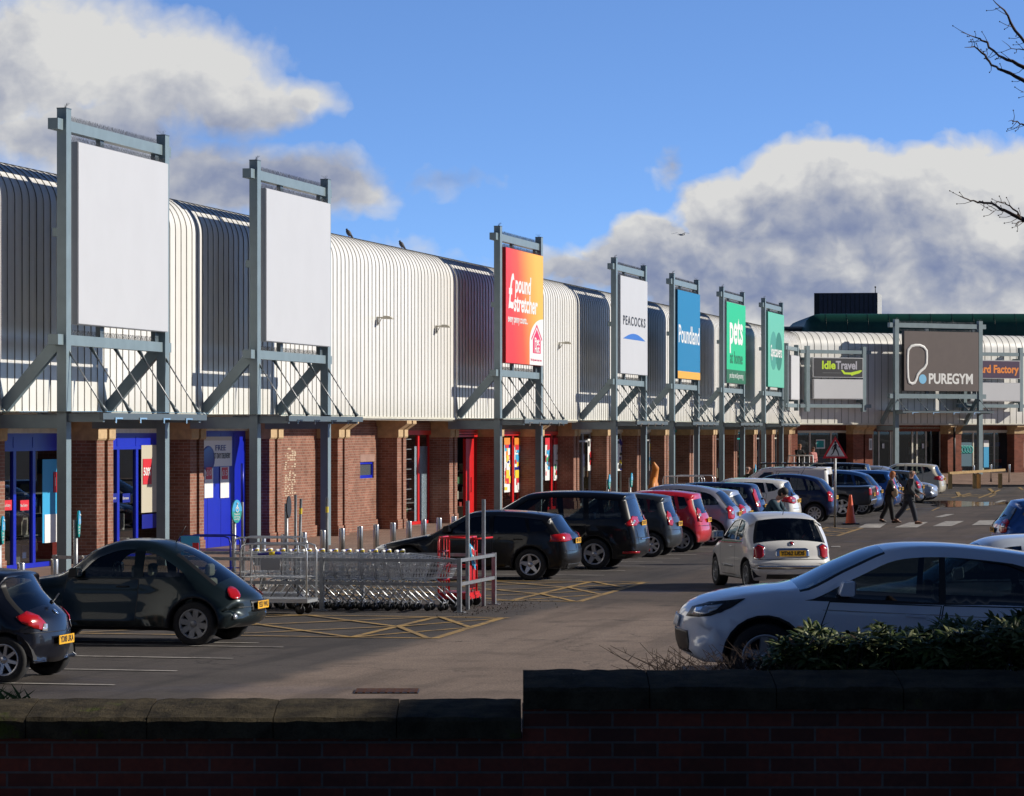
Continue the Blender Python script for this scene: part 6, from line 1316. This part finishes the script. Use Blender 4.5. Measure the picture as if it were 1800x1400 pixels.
p3=platform_trolley('blue hooped platform trolley with a colour poster board before the blue shutter',M['dkblue'],1.2,1.0,grp='tall hooped platform trolleys'); q=vline(368,-18.0); p3.location=q; p3.rotation_euler=(0,0,-TH)
mb=MB(); mb.box((-.42,-.33,.86),(-.08,-.32,1.2),M['pblue']); mb.box((-.2,-.345,.88),(-.09,-.33,1.08),M['pred']); mb.box((-.36,-.345,.9),(-.22,-.33,1.02),M['pw']); mb.build('poster_board',p3)
# red upright trolley inside the bay end
q=F(56.0,-13.45); t=thing('red_trolley','red steel upright trolley with a price card at the right end of the bay','trolley',tuple(q),(0,0,-TH)); RD=mat('trolley_red',(.60,.015,.02),.35,var=.1); mb=MB(); mb.box((-.3,-.5,.2),(.25,.3,.25),RD); mb.box((-.3,-.5,.14),(.27,.32,.2),RD); mb.build('deck',t)
mb=MB(); 
for x in (-.3,.2):
    mb.tube([(x,-.48,.2),(x,-.48,1.12),(x,-.42,1.2),(x,.2,1.2),(x,.28,1.12),(x,.28,.2)],.018,RD,8)
    for z in (.45,.7,.95): mb.tube([(x,-.48,z),(x,.28,z)],.012,RD,6)
    for y in (-.3,-.1,.1): mb.tube([(x,y,.22),(x,y,1.2)],.01,RD,6)
for z in (.7,1.2): mb.tube([(-.3,.28,z),(.2,.28,z)],.014,RD,6); mb.tube([(-.3,-.48,z),(.2,-.48,z)],.014,RD,6)
mb.build('cage',t); mb=MB(); mb.box((.19,-.32,.3),(.215,.12,.95),RD); mb.build('panel',t); mb=MB(); mb.tube([(.2,-.1,1.16),(.48,.3,1.19)],.016,RD,7); mb.build('handle',t)
mb=MB(); mb.add([(.24,-.45,1.12),(.24,-.05,1.0),(.24,.05,.62),(.24,-.25,.75)],[(0,1,2,3)],M['pblue']); mb.add([(.25,-.38,1.06),(.25,-.06,.97),(.25,.04,.72),(.25,-.2,.82)],[(0,1,2,3)],M['pw']); mb.add([(.26,-.32,1.02),(.26,-.12,.96),(.26,-.06,.86),(.26,-.26,.92)],[(0,1,2,3)],M['pred']); mb.build('price_card',t,fix=False)
for x,y in ((-.2,-.4),(-.2,.2),(.2,-.4),(.2,.2)): castor(t,x,y,.10)
# debris at the end of the bay
random.seed(14); mb=MB(); DB_=mat('leaf_litter',(.035,.022,.014),.9)
for k in range(320):
    u=random.gauss(55.2,1.2); v=-12.7+random.gauss(0,.35); p=F(u,v,.014); a=random.random()*6; r=random.uniform(.006,.02); mb.add([(p.x+r*math.cos(a),p.y+r*math.sin(a),.014),(p.x-r*math.sin(a),p.y+r*math.cos(a),.02+random.random()*.02),(p.x-r*math.cos(a),p.y-r*math.sin(a),.014),(p.x+r*math.sin(a)*.5,p.y-r*math.cos(a),.016)],[(0,1,2,3)],DB_)
tag(mb.build('leaf_litter',fix=False),'dark leaf litter and grit at the right end of the trolley bay','litter',kind='stuff')
# orange display, wire cage trolleys by the far doors
q=F(125,-22.5,.115); t=thing('garden_display','orange upright display by a far shop door between two frame legs','display',tuple(q),(0,0,-TH)); mb=MB(); OG=mat('display_orange',(.60,.22,.04),.5,var=.2)
mb.tube([(0,0,0),(.1,.1,.5),(.0,.3,1.0),(.1,.2,1.5),(.1,-.2,1.7)],[.2,.24,.16,.14,.05],OG,9); mb.tube([(0,-.3,0),(.05,-.3,.8),(.1,.1,1.1)],[.12,.14,.06],OG,8); mb.build('figure_stand',t)
for k,(u,lab) in enumerate(((117.5,'galvanised cage trolley left one before the far shop doors'),(120,'galvanised cage trolley right one before the far shop doors'))):
    o=platform_trolley(lab,TB,1.25,1.5,cage=True,grp='cage trolleys by the far shops'); place(o,u+3,-20.5,-TH,.115)
q=gpx(1420,835,.3); t=thing('white_guard_rail','white tubular guard rail near the corner shop window','guard rail',(15.6,178.2,.4),(0,0,-.5)); mb=MB()
mb.tube([(-.9,0,0),(-.7,0,1.3),(.7,0,1.3),(.8,0,0)],.04,M['pw'],7); mb.tube([(-.8,0,.7),(.75,0,.7)],.03,M['pw'],6)
for x in (-.4,-.1,.2,.5): mb.tube([(x,0,0),(x,0,1.3)],.025,M['pw'],6)
mb.build('tubes',t)
# ---------------- birds ----------------
PG=mat('pigeon_grey',(.06,.06,.075),.6,var=.3,vs=20)
for px_,lab in ((613,'pigeon perched on the roof ridge, left one'),(706,'pigeon perched on the roof ridge, right one')):
    v=-25.3; q=vline(px_,v); t=thing('pigeon',lab,'bird',(q.x,q.y,8.61),(0,0,R(200)),'pigeons on the roof ridge'); mb=MB(); rt_=Matrix.Rotation(R(-52),3,'Y'); mb.ball((0,0,.12),(.115,.06,.065),PG,12,8,rt_); mb.ball((.055,0,.215),(.034,.03,.036),PG,10,8); mb.tube([(.04,0,.17),(.055,0,.21)],[.04,.03],PG,8); mb.tube([(.085,0,.212),(.108,0,.205)],[.008,.002],M['grey'],5); mb.tube([(-.06,0,.06),(-.13,0,-.02)],[.035,.02],PG,6)
    mb.tube([(0,.02,.06),(.005,.02,.0)],.005,M['pred'],4); mb.tube([(0,-.02,.06),(.005,-.02,.0)],.005,M['pred'],4); mb.build('body',t)
q=Vector(((1198-900)/FPX*220,220,CAMH+(HOR-413)/FPX*220)); t=thing('gull','pale gull gliding in front of the right cloud bank','bird',tuple(q),(0,0,0)); mb=MB(); GW=mat('gull_white',(.75,.75,.75),.6); mb.ball((0,0,0),(.17,.07,.07),GW,12,8); mb.ball((.2,0,.02),(.055,.045,.045),GW,8,6); mb.prism([(-.3,0),(-.15,.03),(-.15,-.03)],-.04,.04,GW)
mb.build('body',t)
for s in (-1,1): mb=MB(); mb.add([(.06,0,.03),(-.06,0,.03),(-.1,s*.28,.13),(.08,s*.3,.14),(-.16,s*.68,.06),(-.06,s*.5,.11)],[(0,1,2,3),(3,2,4,5)],GW); o=mb.build('wing',t,fix=False); o.rotation_euler=(0,0,R(60)); sm=o.modifiers.new('s','SOLIDIFY'); sm.thickness=.015
# ---------------- people ----------------
def skinmesh(name,parent,J,E,rad,m,root):
    ks=list(J); ix={k:i for i,k in enumerate(ks)}; me=bpy.data.meshes.new(name); me.from_pydata([J[k] for k in ks],[(ix[a],ix[b]) for a,b in E],[]); o=bpy.data.objects.new(name,me); COL.objects.link(o)
    o.modifiers.new('skin','SKIN'); 
    for k in ks:
        sv=me.skin_vertices[0].data[ix[k]]; r=rad[k]; sv.radius=r if isinstance(r,tuple) else (r,r)
        if k==root: sv.use_root=True
    s=o.modifiers.new('sub','SUBSURF'); s.levels=2; s.render_levels=2
    bpy.context.view_layer.update(); dg=bpy.context.evaluated_depsgraph_get(); nm=bpy.data.meshes.new_from_object(o.evaluated_get(dg)); bpy.data.objects.remove(o)
    for p in nm.polygons: p.use_smooth=True
    nm.materials.clear(); nm.materials.append(m); q=bpy.data.objects.new(name,nm); COL.objects.link(q)
    if parent: q.parent=parent
    return q
def person(label,loc,rz,pose,top,bot,shoe,hairm,h=1.75,coat=.0,bald=False,bag=None):
    t=thing('person',label,'person',tuple(loc),(0,0,rz)); k=h/1.75; t.scale=(k,k,k); J={}
    lean=pose.get('lean',0); L=lambda x,y,z:(x,y,z)
    hip=Vector((0,0,.94)); up=Vector((math.sin(lean),0,math.cos(lean))); fw_=Vector((math.cos(lean),0,-math.sin(lean)))
    J['pelvis']=hip; J['waist']=hip+up*.17; J['chest']=hip+up*.40; J['neck']=hip+up*.55; hd=pose.get('head',lean*.6); hu=Vector((math.sin(hd),0,math.cos(hd))); J['throat']=J['neck']+hu*.06+fw_*.01; J['skull']=J['throat']+hu*.12+Vector((.02,0,0)); J['crown']=J['skull']+hu*.07
    for s,n in ((1,'l'),(-1,'r')):
        J['sh'+n]=J['chest']+up*.08+Vector((0,s*.17,0)); a,b=pose['arm'+n]; d1=Vector((math.sin(a)*1,s*.08,-math.cos(a))); d2=Vector((math.sin(a+b),0,-math.cos(a+b))); J['el'+n]=J['sh'+n]+d1*.28; J['wr'+n]=J['el'+n]+d2*.24; J['pa'+n]=J['wr'+n]+d2*.09
        J['hp'+n]=hip+Vector((0,s*.09,-.05)); a,b=pose['leg'+n]; d1=Vector((math.sin(a),0,-math.cos(a))); d2=Vector((math.sin(a-b),0,-math.cos(a-b))); J['kn'+n]=J['hp'+n]+d1*.42; J['an'+n]=J['kn'+n]+d2*.40; f=pose.get('foot'+n,0.); J['to'+n]=J['an'+n]+Vector((math.cos(f)*.15,s*.015,-math.sin(f)*.15-.04))
    mn=min(J['tol'].z,J['tor'].z,J['anl'].z-.06,J['anr'].z-.06)-.03
    for q in J: J[q]=J[q]-Vector((0,0,mn))
    E=[('pelvis','waist'),('waist','chest'),('chest','neck'),('neck','throat'),('throat','skull'),('skull','crown')]
    for n in 'lr': E+=[('chest','sh'+n),('sh'+n,'el'+n),('el'+n,'wr'+n),('wr'+n,'pa'+n),('pelvis','hp'+n),('hp'+n,'kn'+n),('kn'+n,'an'+n),('an'+n,'to'+n)]
    rb=dict(pelvis=(.13,.11),waist=(.12,.10),chest=(.15,.11),neck=.062,throat=.058,skull=(.088,.10),crown=(.06,.07))
    for n in 'lr': rb.update({'sh'+n:.06,'el'+n:.042,'wr'+n:.028,'pa'+n:(.035,.02),'hp'+n:.085,'kn'+n:.058,'an'+n:.042,'to'+n:.035})
    skinmesh('body',t,J,E,rb,M['skin'],'pelvis')
    JT={q:J[q] for q in ('pelvis','waist','chest','neck','shl','ell','wrl','shr','elr','wrr')}; JT['hem']=J['pelvis']-Vector((0,0,.10+coat)); ET=[('hem','pelvis'),('pelvis','waist'),('waist','chest'),('chest','neck')]
    for n in 'lr': ET+=[('chest','sh'+n),('sh'+n,'el'+n),('el'+n,'wr'+n)]
    skinmesh('jacket',t,JT,ET,dict(hem=(.19,.17),pelvis=(.19,.17),waist=(.18,.16),chest=(.20,.165),neck=(.095,.095),shl=.10,shr=.10,ell=.08,elr=.08,wrl=.06,wrr=.06),top,'pelvis')
    JL={q:J[q] for q in ('pelvis','hpl','knl','anl','hpr','knr','anr')}; skinmesh('trousers',t,JL,[('pelvis','hpl'),('hpl','knl'),('knl','anl'),('pelvis','hpr'),('hpr','knr'),('knr','anr')],dict(pelvis=(.155,.135),hpl=.12,hpr=.12,knl=.095,knr=.095,anl=.078,anr=.078),bot,'pelvis')
    for n in 'lr':
        mb=MB(); a=J['an'+n];b=J['to'+n]; d=(b-a); mb.tube([a+Vector((-.05,0,-.04)),a+Vector((.0,0,-.035)),a.lerp(b,.7)+Vector((0,0,-.012)),b+Vector((.05,0,-.005))],[.035,.05,.045,.02],shoe,10); mb.build('shoe',t)
        mb=MB(); p=J['pa'+n]; dd=(J['pa'+n]-J['wr'+n]).normalized(); sd=Vector((0,1,0))
        for q in range(4): o=p+sd*(-.024+.016*q); ln=(.06,.07,.066,.05)[q]; mb.tube([o,o+dd*ln*.6+Vector((.01,0,0)),o+dd*ln+Vector((.03,0,0))],[.009,.008,.006],M['skin'],6)
        mb.tube([p-dd*.05+Vector((.02,0,0)),p+Vector((.045,0,0))],[.01,.008],M['skin'],6); mb.build('fingers',t)
    c=J['skull']; hf=Vector((math.cos(hd),0,-math.sin(hd)))
    mb=MB(); mb.tube([c+hf*.085+hu*.02,c+hf*.115-hu*.02],[.010,.016],M['skin'],6); mb.build('nose',t)
    for s in (-1,1): mb=MB(); mb.ball(c+Vector((-.005,s*.088,-.005)),(.02,.012,.03),M['skin'],8,6); mb.build('ear',t); mb=MB(); mb.ball(c+hf*.088+hu*.025+Vector((0,s*.034,0)),.011,M['ink'],6,5); mb.build('eye',t)
    mb=MB(); mb.ball(c+hf*.083-hu*.05,(.012,.03,.006),M['pred'],8,4); mb.build('mouth',t)
    mb=MB()
    if bald:
        for s in (-1,1): mb.ball(c+Vector((-.035,s*.07,-.0)),(.06,.03,.05),hairm,8,6)
        mb.ball(c-hf*.07,(.045,.075,.055),hairm,8,6)
    else: mb.ball(c-hf*.025+hu*.045,(.108,.100,.098),hairm,12,8); mb.ball(c-hf*.05-hu*.02,(.085,.098,.10),hairm,10,8)
    mb.build('hair',t)
    if bag: mb=MB(); p=J['elr']+Vector((.10,-.02,-.08)); mb.ball(p,(.12,.06,.16),bag,10,8); mb.build('bag_panel',t)
    return t
J1=mat('jacket_grey',(.045,.047,.052),.8,var=.2,vs=12); J2=mat('coat_black',(.008,.008,.009),.8); JE=mat('jeans',(.018,.022,.035),.8,var=.25,vs=14); TR=mat('trousers_black',(.012,.012,.014),.8); GH=mat('hair_grey',(.20,.18,.16),.8); RH=mat('hair_ginger',(.42,.15,.05),.7); DH=mat('hair_dark',(.025,.018,.014),.7)
person('bald man in a grey jacket and jeans striding right over the crossing',gpx(1598,922.5),R(-6),dict(lean=.10,arml=(.35,.7),armr=(-.1,.9),legl=(-.42,.28),legr=(.33,.10),footl=.5,footr=-.1,head=.15),J1,JE,mat('shoe_brown',(.12,.05,.025),.5),GH,1.78,bald=True)
person('ginger haired woman in a long black coat walking right with a pale bag',gpx(1563,920),R(-6),dict(lean=.12,arml=(.1,.3),armr=(.15,1.1),legl=(-.26,.22),legr=(.20,.08),footl=.3,footr=-.05,head=.2),J2,TR,M['shoe'],RH,1.66,coat=.12,bag=mat('bag_beige',(.45,.33,.2),.7))
person('dark haired man in a teal jumper bending his head behind the white car',Vector((5.85,75.5,0)),R(-25),dict(lean=.42,arml=(.5,.6),armr=(.6,.7),legl=(.05,.1),legr=(-.1,.1),head=.75),mat('jumper_teal',(.02,.06,.09),.8),TR,M['shoe'],DH,1.78)
person('balding man in a dark olive coat passing the far shop fronts',Vector((8.45,119.,.02)),R(10),dict(lean=.05,arml=(.2,.3),armr=(-.2,.3),legl=(.3,.1),legr=(-.3,.3),head=.1),mat('coat_olive',(.03,.03,.015),.8),TR,M['shoe'],GH,1.75,bald=True)
person('child in a pink patterned coat by the white guard rail at the corner',Vector((16.45,180.2,.47)),R(-60),dict(lean=0,arml=(.1,.2),armr=(.1,.2),legl=(.1,.05),legr=(-.1,.1)),mat('coat_pink',(.55,.22,.20),.8,var=.5,vs=25),TR,M['shoe'],mat('hair_brown',(.12,.05,.025),.7),1.62)
person('woman in black with light brown hair by the corner shop window',Vector((15.75,180.6,.50)),R(-80),dict(lean=0,arml=(.6,1.3),armr=(.5,1.2),legl=(.0,.05),legr=(-.05,.1)),J2,TR,M['shoe'],mat('hair_light_brown',(.30,.14,.06),.7),1.74)
